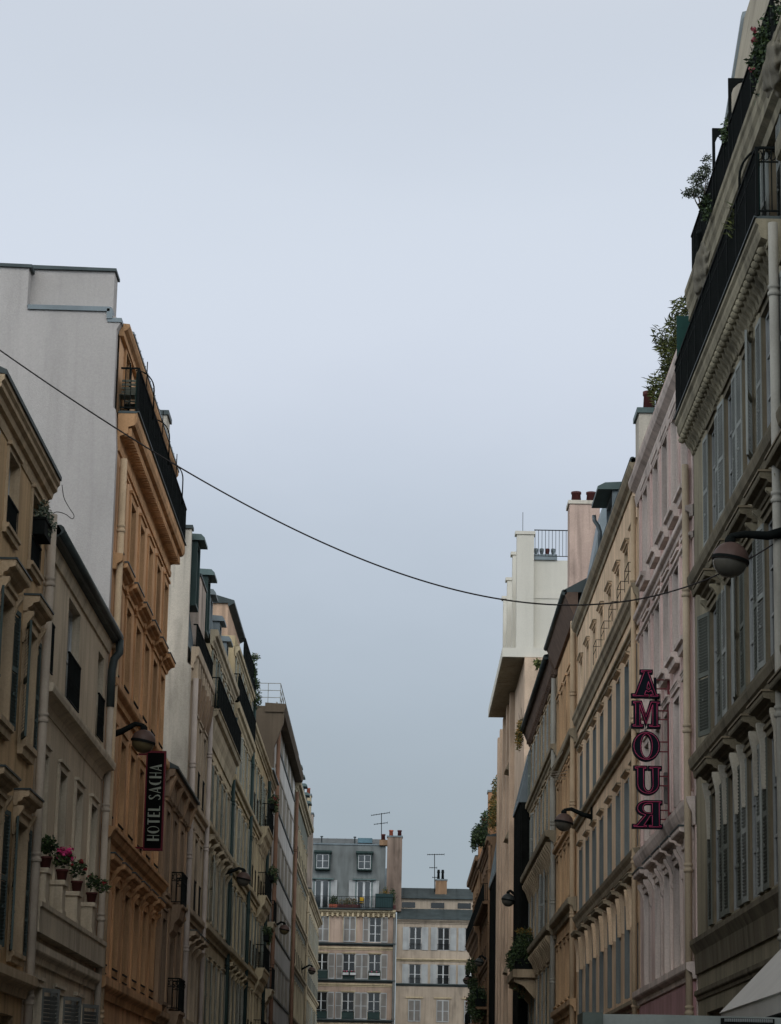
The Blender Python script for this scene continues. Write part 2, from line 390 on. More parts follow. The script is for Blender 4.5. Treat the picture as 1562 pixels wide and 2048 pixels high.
    def chimney(s, u0, u1, v0, v1, w0, w1, m, pots=2, potm=TERRA, cap=ZINC, potr=.13, poth=.45, along='w'):
        c = s.mb(); c.box(u0, u1, v0, v1 - .12, w0, w1); c.box(u0 - .05, u1 + .05, v1 - .12, v1, w0 - .05, w1 + .05, 1)
        o = c.build('chimney', [m, cap], s.root)
        for k in range(pots):
            f = (k + .5) / pots
            uu, ww = ((u0 + u1) / 2, w0 + (w1 - w0) * f) if along == 'w' else (u0 + (u1 - u0) * f, (w0 + w1) / 2)
            p = s.mb(); p.lathe([(0, 0), (potr, 0), (potr * .85, poth * .8), (potr, poth * .82), (potr, poth), (potr * .75, poth), (potr * .7, poth * .9), (0, poth * .9)], (uu, v1, ww), 12)
            p.build('chimney_pot', potm, o)
        return o
    def gutter(s, v, w, u0=None, u1=None, m=ZINCD, r=.09):
        g = s.mb(); u0 = s.u0 if u0 is None else u0; u1 = s.u1 if u1 is None else u1
        g.tube([(u0, v, w), (u1, v, w)], r, 10); return g.build('gutter', m, s.root)
def bays(u0, u1, n, m=.0):
    p = (u1 - u0 - 2 * m) / n; return [u0 + m + p * (k + .5) for k in range(n)]
def holes_of(rows): return [(u - W / 2, u + W / 2, v, v + H) for us, v, W, H in rows for u in us]

# ================================================================== THE SETTING: ground
def slab(name, x0, x1, y0, y1, z0, z1, m):
    b = MB(); b.box(x0, x1, y0, y1, z0, z1); o = b.build(name, m); tag(o, None, None, kind='structure'); return o
ASPH = mat('asphalt', (.045, .046, .048), .9, .2, .4, .3, 90, 0, grain=.2)
PAVE = mat('pavement_stone', (.16, .155, .145), .9, .15, .8, .2, 60, 0, grain=.12)
g = MB(); g.face([(-3000, -3000, -.16), (3000, -3000, -.16), (3000, 3000, -.16), (-3000, 3000, -.16)])
tag(g.build('ground', ASPH), None, None, kind='structure')
slab('road', -4.2, 3.6, -60, 214.5, -.15, -.004, ASPH)
slab('pavement', -6.0, -4.2, -60, 182, -.15, .12, PAVE)
slab('pavement', 3.6, 5.3, -60, 182, -.15, .12, PAVE)

# ================================================================== LEFT ROW
AL = 6.03
# ---- peach corner house at the left edge of the picture
PALEG0 = stucco('pale_chimney_render', (.42, .40, .37), .3)
PEACH = stucco('peach_stucco', (.50, .36, .225)); CREAMT = stucco('cream_trim', (.42, .335, .245))
SHUTG = paint('grey_green_shutter_paint', (.085, .115, .11)); SHUTW = paint('pale_grey_shutter_paint', (.42, .44, .43))
b = Bld('apartment_building', 'peach stuccoed house with grey-green shutters and bracketed window hoods, cut by the left picture edge', 'building', 'L', AL, 36.3, 42.75, PEACH, CREAMT)
us = (41.45, 38.75)
rows = [(us, 4.15, 1.1, 2.05), (us, 7.45, 1.1, 1.85), (us, 10.35, 1.05, 1.15), ((38.0, 41.0), .2, 1.6, 3.0)]
b.wall(0, 11.9, holes_of(rows), mats=[PEACH, CREAMT])
for u in us:
    b.window(u, 4.15, 1.1, 2.05, fm=FRAMED, surround=(.13, .06, CREAMT), hood=(.25, .24, .2, .45, CREAMT, ZINCD), shutter=(SHUTG, 3.5, .055), sill=(.12, .16, CREAMT))
    b.window(u, 7.45, 1.1, 1.85, fm=FRAMED, surround=(.13, .06, CREAMT), hood=(.26, .25, .2, .5, CREAMT, ZINCD), shutter=(SHUTG, 3.5, .055), sill=(.14, .22, CREAMT))
    b.window(u, 10.35, 1.05, 1.15, fm=FRAME, surround=(.08, .04, CREAMT), sill=(.1, .14, CREAMT), rail=(.45, IRON, 'plain'))
b.run('string_course', STR(.24, .35), 3.5); b.run('cornice', [(-.02, 0), (.02, 0), (.04, .1), (.02, .11), (.02, .2), (.08, .22), (.1, .31), (.16, .35), (.16, .42), (.2, .46), (.2, .54), (-.02, .56)], 11.62, u1=42.78)
b.roof(12.15, [(.23, 0), (.23, .07), (.12, .12), (-3.5, 1.3), (-9, .1), (-9, 0)], SLATE, .5); b.pipe(42.68, .1, 11.55, .075, .12, step=2.3)
# ---- low cream house
CREAM = stucco('cream_stucco', (.47, .41, .335)); CREAML = stucco('pale_cream_stucco', (.49, .44, .37))
b = Bld('townhouse', 'low cream house with a dark slate eave and flower pots on its ledge', 'building', 'L', AL, 42.8, 52.75, CREAM, CREAML)
r1 = (43.75, 46.3, 48.75, 51.2); r2 = (43.75, 47.1, 51.5); r0 = (44.3, 47.2, 50.2)
rows = [(r1, 5.1, .95, 2.55), ((43.6, 51.6), 9.0, 1.0, 1.75), ((47.1,), 8.95, 1.75, 1.9), (r0, 1.2, 1.1, 2.6)]
b.wall(0, 11.2, holes_of(rows), mats=[CREAM, CREAML], reveal=.22)
for u in r1: b.window(u, 5.1, .95, 2.55, rev=.22, fm=FRAMED, gm=GLASS, surround=(.12, .05, CREAML), bars=4)
for u in (43.6, 51.6): b.window(u, 9.0, 1.0, 1.75, rev=.22, fm=FRAME, rail=(.9, IRON, 'orn'))
b.window(47.1, 8.95, 1.75, 1.9, rev=.22, fm=FRAME, gm=CURT, rail=(.9, IRON, 'orn'), bars=2)
for u in r0: b.window(u, 1.2, 1.1, 2.6, rev=.22, fm=FRAMED, gm=DARKIN, shutter=(paint('grey_louvre_paint', (.17, .18, .17)), 28, .07), surround=(.1, .04, CREAML))
b.run('cornice', [(-.02, 0), (.02, 0), (.06, .12), (.16, .2), (.24, .22), (.26, .3), (.26, .36), (-.02, .4)], 8.35)
b.run('string_course', STR(.16, .3), 4.15); b.run('window_ledge', [(-.02, 0), (.21, 0), (.21, .4), (.24, .42), (.24, .5), (-.02, .5)], 4.6)
for k, u in enumerate((43.5, 45.7, 47.9, 50.3)):
    m = b.mb(); m.box(u - .22, u + .22, 5.1, 5.6, .0, .22); m.box(u - .26, u + .26, 5.6, 5.68, -.0, .26); m.box(u - .25, u + .25, 5.1, 5.17, .0, .24); m.build('pedestal', CREAML, b.root)
b.run('cornice', [(-.02, 0), (.04, .0), (.08, .14), (.1, .2), (-.02, .22)], 10.98)
b.roof(11.2, [(.2, 0), (.26, .1), (.2, .2), (-3.0, 1.5), (-8, .4), (-8, 0)], SLATE, .45); b.gutter(11.32, .22)
b.pipe(52.6, .1, 9.9, .07, .11, step=2.2); m = b.mb(); m.tube([(52.6, 9.85, .11), (52.6, 10.6, .11), (52.6, 10.85, .15), (52.62, 10.98, .25), (52.64, 11.25, .24)], .085, 10); m.build('drainpipe', ZINCD, b.root)

# ---- the orange building with its white firewall
ORANGE = stucco('orange_stucco', (.52, .325, .20), .35); ORT = stucco('orange_trim', (.46, .28, .16), .35); WHITEW = mat('white_render', (.41, .385, .36), .92, .07, .25, .4, 40, .04, grain=.06, spec=.2, stain=.09)
b = Bld('apartment_building', 'tall orange apartment building with a blank white firewall and a roof balcony', 'building', 'L', AL, 52.85, 65.8, ORANGE, ORT)
us = bays(52.95, 65.8, 6)
rows = [(us, 4.55, 1.0, 1.95), (us, 7.6, 1.0, 2.0), (us, 10.6, 1.0, 1.95), (us, 13.25, .95, 1.65), (bays(53.6, 65, 4), 1.0, 1.5, 2.6)]
b.wall(0, 15.35, holes_of(rows), sides=False, reveal=.18)
for u in us:
    for (_, v, W, H) in rows[:4]:
        hood = (.27, .24, .22, 0, ORT, ZINCD) if v == 10.6 else (.26, .28, .16, .34, ORT, ZINCD) if v == 4.55 else None
        b.window(u, v, W, H, rev=.18, fm=FRAMED, gm=GLASS, surround=(.16, .045, ORT), hood=hood, sill=(.12, .12, ORT) if v == 13.25 else None, rail=(.22, IRON, 'bar'))
b.run('string_course', STR(.2, .32), 12.8); b.run('string_course', STR(.2, .32), 10.2); b.run('string_course', [(-.02, 0), (.1, 0), (.12, .25), (.2, .3), (.26, .42), (.3, .44), (.3, .5), (-.02, .54)], 6.95)
b.run('string_course', STR(.24, .4), 4.05)
b.run('cornice', [(-.02, 0), (.04, 0), (.06, .12), (.03, .14), (.03, .32), (.2, .38), (.2, .52), (.34, .56), (.38, .64), (.38, .82), (-.02, .82)], 15.33, dent=(.24, .13, .33, .5, .27))
b.balcony(16.2, 52.85, 65.8, .42, slab=.06, rh=.95, mats=(ZINCD, IRON), net=NETG, ends=True)
at = bays(53.1, 65.6, 5)
b.wall(16.2, 18.05, [(u - .45, u + .45, 16.25, 17.8) for u in at], w=-.06, name='attic_wall', sides=False)
for u in at: b.window(u, 16.25, .9, 1.55, w=-.06, fm=FRAMED, surround=(.12, .05, ORT), bars=2)
b.run('cornice', [(-.08, 0), (.02, 0), (.03, .1), (.1, .14), (.14, .2), (.14, .26), (-.08, .28)], 17.85)
b.roof(18.12, [(.16, 0), (.16, .05), (-3, 1.0), (-9, .6), (-9, 0)], ZINC, .6, u0=53.6)
g = b.mb()   # the blank gable seen above the low house, stepped at the top
def gable(pts, t0, t1, mi=0): g.prism(pts, lambda x, y, t: (t, y, x), t0, t1, mi)
gable([(-.001, 0), (-.001, 15.3), (-.05, 16.15), (-.1, 16.2), (-.1, 17.9), (-.02, 18.05), (-.04, 18.12), (-.2, 18.2), (-.26, 18.34), (-11, 18.34), (-11, 0)], 52.55, 52.84)
gable([(-.24, 18.3), (-.24, 19.3), (-2.02, 19.33), (-2.02, 18.3)], 52.95, 53.55); gable([(-2.02, 18.34), (-2.02, 19.24), (-11, 19.5), (-11, 18.34)], 52.56, 53.5)
gable([(-.2, 19.3), (-.2, 19.36), (-2.55, 19.42), (-2.55, 19.33)], 52.88, 53.65, 2); gable([(-1.95, 19.22), (-1.95, 19.29), (-11, 19.55), (-11, 19.47)], 52.5, 53.6, 2)
g.hexa([(52.5, 18.3, -2.0), (52.96, 18.3, -2.0), (52.96, 18.52, -2.0), (52.5, 18.4, -2.0), (52.5, 18.28, -.26), (52.96, 18.28, -.26), (52.96, 18.5, -.26), (52.5, 18.38, -.26)], 1)
g.box(52.5, 52.9, 18.12, 18.34, -.32, -.2, 1); g.box(52.52, 52.9, 18.05, 18.14, -.3, -.0, 1)
g.build('firewall', [WHITEW, ZINC, ZINCD], b.root)
gf = b.mb(); gf.face([(65.8, 0, 0), (65.8, 15.3, 0), (65.8, 15.3, -9), (65.8, 0, -9)]); gf.face([(65.8, 15.3, -.06), (65.8, 18.1, -.06), (65.8, 18.1, -9), (65.8, 15.3, -9)]); gf.build('wall', ORANGE, b.root)
b.pipe(53.05, .1, 15.2, .075, .12, mats=stucco('orange_pipe_paint', (.42, .33, .24)), step=2.5)
b.chimney(64.7, 65.6, 18.0, 19.5, -.7, -.12, PALEG0, 0, cap=ZINCD)
for u in (54.6, 58.6, 62.6):      # hooped iron partitions on the balcony
    m = b.mb(); m.tube([(u, 16.2, .0), (u, 17.75, .0)], .018, 6); m.tube([(u, 17.15 + .45 * math.sin(t), .12 + .42 * math.cos(t)) for t in [math.pi / 2 * (1 - j / 8) for j in range(9)]] + [(u, 16.5, .54)], .016, 6)
    m.tube([(u, 16.9, .37), (u, 17.8, .37)], .012, 5); m.build('balcony_partition', IRON, b.root)
# ---- small ornate hotel
TAUPE = stucco('taupe_stucco', (.34, .245, .175), .3); TAUPED = stucco('carved_taupe_stone', (.22, .165, .125), .4)
b = Bld('hotel_building', 'small ornate taupe hotel with carved balconies behind the black vertical sign', 'hotel', 'L', AL, 65.9, 73.6, TAUPE, TAUPE)
us = (67.4, 69.7, 72.0)
rows = [(us, 4.6, .95, 2.1), (us, 7.35, .95, 2.1), ((68, 71.4), .6, 1.6, 2.8)]
b.wall(0, 10.4, holes_of(rows))
for u in us:
    for v in (4.6, 7.35): b.window(u, v, .95, 2.1, fm=FRAMED, gm=DARKIN, surround=(.2, .09, TAUPED), sill=(.18, .2, TAUPED))
for u in (66.3, 68.55, 70.85, 73.2):
    m = b.mb(); m.box(u - .2, u + .2, 4.3, 10.0, -.02, .1); m.extr([(0, 0), (.14, 0), (.3, .5), (.36, .62), (0, .62)], u - .22, u + .22, 0, 9.6); m.build('pilaster', TAUPE, b.root)
for v, u0, u1, wd in ((7.2, 68.9, 70.5, .42), (4.45, 68.9, 70.5, .45)):
    bb = b.balcony(v, u0, u1, wd, .16, .85, (TAUPED, IRON), under=.8, ornate=True)
b.run('string_course', STR(.18, .3), 4.05); b.run('string_course', STR(.14, .22), 7.0)
b.run('cornice', CORN(.34, .45), 9.95, mats=TAUPED, dent=(.45, .2, -.25, .3, .2))
b.roof(10.38, [(.42, 0), (.42, .06), (.1, .22), (-.6, 1.2), (-4, 1.9), (-8, .4), (-8, 0)], SLATE, 0)
# ---- narrow building with pale gable
PALEG = stucco('pale_gable_render', (.47, .45, .42), .3); ROSE = stucco('rose_grey_stucco', (.36, .305, .25), .3); ROSEP = stucco('stained_rose_render', (.39, .335, .31), .5, .25)
b = Bld('apartment_building', 'narrow grey-beige building with a pale blank gable and green dormers, past the small hotel', 'building', 'L', AL, 73.9, 80.9, ROSE, ROSE)
us = (75.5, 77.45, 79.4)
rows = [(us, 4.5, .95, 2.0), (us, 7.7, .95, 2.1), (us, 10.9, .95, 2.2)]
b.wall(0, 14.4, holes_of(rows), sides=False)
for u in us:
    for _, v, W, H in rows: b.window(u, v, W, H, fm=FRAMED, surround=(.14, .06, ROSE), rail=(.9, IRON, 'plain') if v > 7 else None, hood=(.34, .3, .15, .5, ROSE, ZINCD) if v == 4.5 else None)
m = b.mb(); m.prism([(0, 0), (0, 14.4), (-.12, 14.5), (-.12, 18.45), (-9, 18.9), (-9, 0)], lambda x, y, t: (t, y, x), 73.62, 73.9)
m.box(73.55, 74.0, 18.42, 18.52, -3, -.08, 1); m.build('firewall', [PALEG, ZINCD], b.root)
m = b.mb(); m.box(76.2, 78.6, 14.8, 17.55, -.42, -.02); m.box(76.1, 78.7, 17.55, 17.62, -.5, .02, 1); m.build('party_wall', [ROSEP, ZINCD], b.root)
m = b.mb(); m.box(78.6, 80.9, 14.5, 17.4, -3, -.4); m.face([(80.9, 0, 0), (80.9, 14.4, 0), (80.9, 14.4, -9), (80.9, 0, -9)]); m.build('attic_wall', ROSEP, b.root)
b.run('cornice', CORN(.2, .62), 14.38, dent=(.85, .32, -.34, .32, .16)); b.run('string_course', STR(.16, .3), 10.4); b.run('string_course', STR(.16, .3), 7.3); b.run('string_course', STR(.2, .35), 4.1)
for u in (75.5, 77.45, 79.4):
    for q in (-.57, .57): m = b.mb(); m.extr([(0, 0), (.1, 0), (.2, .5), (.24, .9), (0, .9)], u + q - .13, u + q + .13, 0, 13.3); m.build('console', TAUPED, b.root)
b.roof(15.0, [(-.1, 0), (-.5, 2.6), (-3, 3.4), (-8, 2.5), (-8, 0)], ZINC, .6)
b.dormer(74.9, 16.3, .9, 1.95, .02, -1.6, over=.2); b.dormer(79.6, 16.4, .9, 1.8, .0, -1.6, over=.2)
b.balcony(15.0, 74.1, 80.7, .16, .04, .7, (ZINCD, IRON))
b.pipe(74.1, .1, 14.1, .085, .12, mats=paint('rose_pipe_paint', (.40, .35, .31)), step=2.6); b.pipe(80.75, .1, 14.0, .075, .11, mats=paint('rose_pipe_paint', (.40, .35, .31)), step=2.9)
# ---- building with green-netted balcony
SAND = stucco('sand_stucco', (.40, .345, .255), .3); SANDT = stucco('sand_trim', (.36, .32, .25), .3)
SHUTC = paint('cream_shutter_paint', (.34, .35, .30)); SHUTC2 = paint('sage_shutter_paint', (.23, .26, .23))
b = Bld('apartment_building', 'sand building with louvred cream shutters and a long green-screened balcony', 'building', 'L', AL, 81, 92.9, SAND, SANDT)
us = bays(81.2, 92.8, 5)
rows = [(us, 4.5, 1.0, 2.2), (us, 7.9, 1.0, 2.1), (us, 10.9, 1.0, 1.9), (us, 14.45, .95, 1.8)]
b.wall(0, 16.4, holes_of(rows))
for u in us:
    for k, (_, v, W, H) in enumerate(rows):
        b.window(u, v, W, H, fm=FRAMED, surround=(.1, .05, SANDT), shutter=(rnd.choice((SHUTC, SHUTC2)), 3.5, .075), hood=(.3, .26, .14, .5, SANDT, SANDT) if k == 1 else None)
b.run('string_course', STR(.2, .34), 10.45); b.run('string_course', STR(.22, .36), 7.3); b.run('string_course', STR(.2, .3), 4.0)
b.run('cornice', [(-.02, 0), (.05, 0), (.08, .3), (.16, .5), (.2, .72), (.3, .78), (.34, .9), (-.02, .95)], 13.35)
b.balcony(14.32, 81, 92.9, .37, .07, 1.0, (SANDT, IRON), net=NETG)
b.run('cornice', CORN(.22, .5), 16.35)
b.roof(16.85, [(-.1, 0), (-.55, 1.9), (-3, 2.8), (-8, 2), (-8, 0)], ZINC, .6)
for u in (82.9, 87.4, 91.2): b.dormer(u, 17.0, .85, 1.25, -.15, -1.4, over=.16, m=ZINC, capm=ZINC)
b.chimney(86, 86.9, 17, 19.6, -1.6, -.7, PALEG, 0); b.pipe(92.8, .1, 13.2, .07, .1, mats=GREENP)
# ---- next: sand building with plants on its balcony
OCHRE = stucco('pale_ochre_stucco', (.42, .35, .235), .3); OCHT = stucco('pale_ochre_trim', (.38, .33, .24), .3)
b = Bld('apartment_building', 'pale ochre building with two black balconies and a peach attic, left row mid-street', 'building', 'L', AL, 93, 104.5, OCHRE, OCHT)
us = bays(93.2, 104.4, 5)
rows = [(us, 4.7, 1.0, 2.1), (us, 7.9, 1.0, 2.1), (us, 11.0, 1.0, 2.1), (us, 14.0, .95, 1.8), (us, 16.75, .9, 1.8)]
b.wall(0, 18.9, holes_of(rows))
for u in us:
    for k, (_, v, W, H) in enumerate(rows): b.window(u, v, W, H, fm=FRAMED, surround=(.1, .05, OCHT), shutter=(SHUTC, 3.5, .09), hood=(.26, .24, .14, .4, OCHT, OCHT) if k == 0 else None)
for v in (4.2, 7.4, 10.5, 13.5): b.run('string_course', STR(.2, .34), v)
b.run('cornice', CORN(.24, .6), 15.9); b.balcony(16.5, 93, 104.5, .24, .06, 1.0, (OCHT, IRON), net=NETG); b.run('cornice', CORN(.18, .35), 18.15)
b.balcony(18.5, 96.5, 104.5, .2, .05, .95, (ZINCD, IRON), net=NETG)
m = b.mb(); m.box(93.1, 100.5, 18.4, 20.1, -5, -.3); m.build('attic_wall', stucco('peach_attic_render', (.46, .33, .255), .3), b.root)
b.roof(20.1, [(-.3, -.12), (-.08, 0), (-.08, .1), (-2.5, .8), (-5, .5), (-5, 0), (-.3, 0)], ZINCD, 0, u0=93, u1=100.6)
b.roof(18.5, [(-.1, 0), (-.1, .05), (-8, .15), (-8, 0)], ZINC, 0, u0=100.5)
b.pipe(104.4, .1, 18.4, .08, .12, mats=GREENP); b.pipe(93.1, .1, 15.9, .07, .1, mats=GREENP)
# ---- narrow house with iron balconies
b = Bld('apartment_building', 'narrow beige building with small black bay balconies and bright flowers, left row', 'building', 'L', 6.06, 104.7, 119.5, OCHRE, OCHT)
us = bays(105, 119.3, 6)
rows = [(us, 4.9, 1.0, 2.1), (us, 8.1, 1.0, 2.1), (us, 11.2, 1.0, 2.1), (us, 14.2, 1.0, 2.1)]
b.wall(0, 17.5, holes_of(rows))
for i, u in enumerate(us):
    for k, (_, v, W, H) in enumerate(rows): b.window(u, v, W, H, fm=FRAMED, surround=(.1, .05, OCHT), rail=(.9, IRON, 'plain') if k < 4 else None, shutter=(SHUTC2, 3.5, .1) if k % 2 else None)
for v in (4.4, 7.5, 10.7, 13.7): b.run('string_course', STR(.16, .3), v)
for v in (5.0, 8.2, 11.3, 14.3): b.balcony(v, 113.6, 118.6, .42, .16, 1.0, (OCHT, IRON), under=.9)
b.run('cornice', CORN(.22, .4), 17.15)
b.roof(17.55, [(.1, 0), (.1, .05), (-1.6, .5), (-4, .7), (-8, .2), (-8, 0)], ZINC, .6); b.pipe(119.3, .1, 17, .08, .12, mats=GREENP); b.pipe(105, .1, 17, .08, .12, mats=GREENP)
# ---- modern slab with ribbon windows
MODW = mat('white_facade_panel', (.52, .505, .47), .9, .08, .8, .1, 40, .25, spec=.05); BROWNR = stucco('brown_concrete', (.085, .068, .053), .2); RUST = metal('rust_red_pipe', (.20, .115, .075), .7)
SCRN = mat('ribbed_grey_screen', (.27, .245, .20), .9, .15, 3, 0, 30, .2)
b = Bld('apartment_block', 'modern block with white spandrel bands, slanting shutters and rust-red drainpipes', 'building', 'L', 6.08, 126, 152, MODW, MODW)
lv = [3.6 + 3.05 * k for k in range(6)]
hs = [(x, x + 3.4, v + 1.25, v + 2.95) for v in lv for x in (127.6, 132.1, 136.6, 141.1, 145.6)]
b.wall(0, 21.2, hs, reveal=.06, mats=[MODW, SCRN])
for x0, x1, v0, v1 in hs: b.window((x0 + x1) / 2, v0, 3.4, 1.7, rev=.06, fm=SCRN, gm=SCRN, bars=1, cross=False)
for v in lv: b.run('window_ledge', [(-.02, 0), (.06, 0), (.07, .09), (-.02, .1)], v + 1.12, mats=ZINCD, u0=127, u1=151.5)
for v in lv: b.run('shutter_box', [(-.02, 0), (.025, 0), (.025, .12), (-.02, .14)], v + 2.95, mats=SCRN, u0=127, u1=151.5)
m = b.mb(); m.prism([(0, 0), (0, 19.5), (.42, 20.7), (.45, 21.4), (.45, 21.5), (-9, 21.5), (-9, 0)], lambda x, y, t: (t, y, x), 125.6, 126); m.build('end_wall', BROWNR, b.root)
b.run('roof_slab', [(-.5, 0), (.42, 0), (.5, .25), (.5, .4), (-.5, .45)], 21.2, mats=BROWNR, u0=125.5, u1=152.2)
m = b.mb()
for v in (21.95, 22.3, 22.65): m.box(125.8, 151, v - .015, v + .015, .2, .23); m.box(125.8, 125.83, v - .015, v + .015, -1.4, .2)
for k in range(14): m.box(125.8 + k * 1.9, 125.83 + k * 1.9, 21.6, 22.65, .2, .23)
for k in range(3): m.box(125.8, 125.83, 21.6, 22.65, -.4 - k * .5, -.37 - k * .5)
m.build('roof_railing', metal('grey_rail', (.25, .25, .22)), b.root)
b.pipe(126.6, .1, 20.4, .1, .16, mats=RUST, step=4); b.pipe(151.8, .1, 20.6, .1, .16, mats=RUST, step=4)
# ---- infill between the narrow house and the block
b = Bld('apartment_building', 'slim grey-beige building squeezed beside the modern white-banded block', 'building', 'L', 6.08, 119.7, 125.5, SAND, SANDT)
us = (121.2, 123.8); rows = [(us, v, 1.0, 2.0) for v in (4.8, 7.9, 11, 14.1)]
b.wall(0, 17.6, holes_of(rows))
for u in us:
    for _, v, W, H in rows: b.window(u, v, W, H, fm=FRAMED, surround=(.1, .05, SANDT), rail=(.9, IRON, 'plain'))
for v in (5.0, 8.0, 11.1): b.balcony(v - .25, 122.6, 125, .4, .14, 1.0, (SANDT, IRON), under=.6)
b.run('cornice', CORN(.2, .4), 17.2); b.roof(17.6, [(.3, 0), (.3, .05), (-3, 1), (-8, .4), (-8, 0)], ZINC, .6)
# ---- far left
GREYG = stucco('grey_green_render', (.15, .165, .15), .3); SANDL = stucco('light_sand_stucco', (.42, .37, .28), .3)
def plain(label, side, a, u0, u1, top, vs, n, wm, tm, corn=(.35, .5), rail=True, sh=None, roofm=ZINC, name='apartment_building', H=2.0, hood=None, over=1.4):
    b = Bld(name, label, 'building', side, a, u0, u1, wm, tm)
    us = bays(u0 + .2, u1 - .2, n); rows = [(us, v, 1.0, H) for v in vs]
    b.wall(0, top, holes_of(rows))
    for u in us:
        for k, (_, v, W, HH) in enumerate(rows): b.window(u, v, W, HH, fm=FRAMED, surround=(.1, .05, tm), rail=(.9, IRON, 'plain') if rail and k % 2 == 0 else None, shutter=(sh, 3.5, .11) if sh else None)
    for v in vs: b.run('string_course', STR(.18, .3), v - .45)
    b.run('cornice', CORN(*corn), top - corn[1]); b.roof(top, [(corn[0], 0), (corn[0], .06), (-.3, .2), (-.9, over), (-4, over + .7), (-8, over), (-8, 0)], roofm, .6)
    b.pipe(u0 + .15, .1, top - corn[1], .08, .12, mats=tm); return b
b = plain('grey-green far building with a bracketed dark eave, left row beyond the modern block', 'L', 6.15, 152.4, 178, 21.3, (4.9, 8.0, 11.1, 14.2, 17.3), 9, GREYG, SANDL, (.42, .5))
for u in (156, 160.5, 165, 169.5, 174): b.dormer(u, 21.35, 1.0, 1.2, .15, -1.4, m=GREENP, over=.2)
b.chimney(176.6, 177.8, 21.4, 23.6, -.6, .2, SANDL, 2)
b = plain('last light sand building of the left row, low dark eave at the cross street', 'L', 6.15, 178.2, 208, 17.3, (4.9, 8.0, 11.1, 14.0), 10, SANDL, SAND, (.34, .45), sh=SHUTC, roofm=SLATE)
b.chimney(179, 180.4, 17.3, 22.6, -.9, .3, ROSEP, 0)

# ================================================================== RIGHT ROW
AR = 5.3
GREIGE = stucco('greige_stucco', (.215, .20, .155), .3); GREIGET = stucco('greige_trim', (.225, .21, .165), .4); WHITEP = stucco('white_painted_wall', (.36, .35, .32), .2)
SHUTGR = paint('pale_louvre_paint', (.25, .265, .245)); SHUTGR2 = paint('weathered_louvre_paint', (.125, .135, .115)); TIMB = mat('ochre_jamb', (.15, .12, .075), .8, .2, 3, 0, 30, .2)
GREIGED = stucco('grimy_greige_moulding', (.13, .118, .09), .4)
b = Bld('apartment_building', 'tall greige building at the right with white louvred shutters, bracket cornice and planted balconies', 'building', 'R', AR, 33.3, 46.2, GREIGE, TIMB)
us = (34.3, 36.5, 38.7, 40.95, 43.2)
rows = [(us, 5.0, 1.05, 2.15), (us, 8.2, 1.05, 2.1), (us, 11.5, 1.05, 1.95)]
b.wall(0, 14.0, holes_of(rows + [((37.2, 40.4, 43.8), .3, 2.2, 3.3)]), sides=True, reveal=.11)
for u in us:
    for k, (_, v, W, H) in enumerate(rows):
        b.window(u, v, W, H, fm=FRAMED, gm=GLASS, rev=.11, surround=(.1, .03, GREIGED), hood=None if k == 2 else (.27, .22, .22, .3 if k else .95, GREIGED, TIMB, GREIGET if k else WHITEP), shutter=(SHUTGR if k == 2 else rnd.choice((SHUTGR, SHUTGR2)), 2, .052))
b.run('string_course', [(-.02, 0), (.04, 0), (.06, .12), (.11, .16), (.14, .28), (.14, .34), (-.02, .36)], 11.05, mats=GREIGED); b.run('string_course', [(-.02, 0), (.04, 0), (.06, .12), (.11, .16), (.14, .28), (.14, .34), (-.02, .36)], 7.75, mats=GREIGED)
b.run('string_course', [(-.02, 0), (.04, 0), (.06, .34), (.1, .42), (.14, .5), (.14, .58), (-.02, .6)], 4.3, mats=GREIGED); b.run('string_course', STR(.07, .16), 3.85, mats=GREIGED)
b.run('cornice', [(-.02, 0), (.03, 0), (.05, .07), (.02, .09), (.02, .22), (.18, .24), (.18, .32), (.27, .36), (.3, .46), (.3, .54), (.34, .58), (.34, .64), (-.02, .64)], 13.7, mats=GREIGET, u0=35.2)
m = b.mb(); u = 35.45
while u < 46.1:      # rounded modillions under the cornice
    m.extr([(0, -.12), (.04, -.1), (.08, -.02), (.15, .05), (.19, .14), (.19, .24), (0, .24)], u - .075, u + .075, 0, 13.78)
    m.lathe([(0, -.075), (.055, -.05), (.078, 0), (.055, .05), (0, .075)], (u, 13.93, .23), 10); u += .30
m.build('modillion', GREIGET, b.root)
b.balcony(14.4, 35.25, 46.2, .36, .05, 1.05, (ZINCD, IRON), net=NETG, ornate=True, pitch=.11)
m = b.mb(); m.box(46.1, 46.14, 15.45, 16.35, -.1, .3); m.build('screen', metal('green_mesh_screen', (.02, .065, .055), .8), b.root)
ua = bays(35.4, 46, 5)
b.wall(14.4, 16.4, [(u - .5, u + .5, 14.45, 16.2) for u in ua], w=-.12, name='attic_wall', mats=[WHITEP, TIMB], sides=False)
for u in ua: b.window(u, 14.45, 1.0, 1.75, w=-.12, fm=FRAME, shutter=(SHUTGR, 2, .055), gm=GLASS)
b.run('cornice', [(-.15, 0), (-.05, 0), (-.02, .14), (.08, .2), (.07, .42), (.11, .5), (.11, .68), (.14, .72), (.14, .82), (-.15, .84)], 16.05, mats=GREIGET)
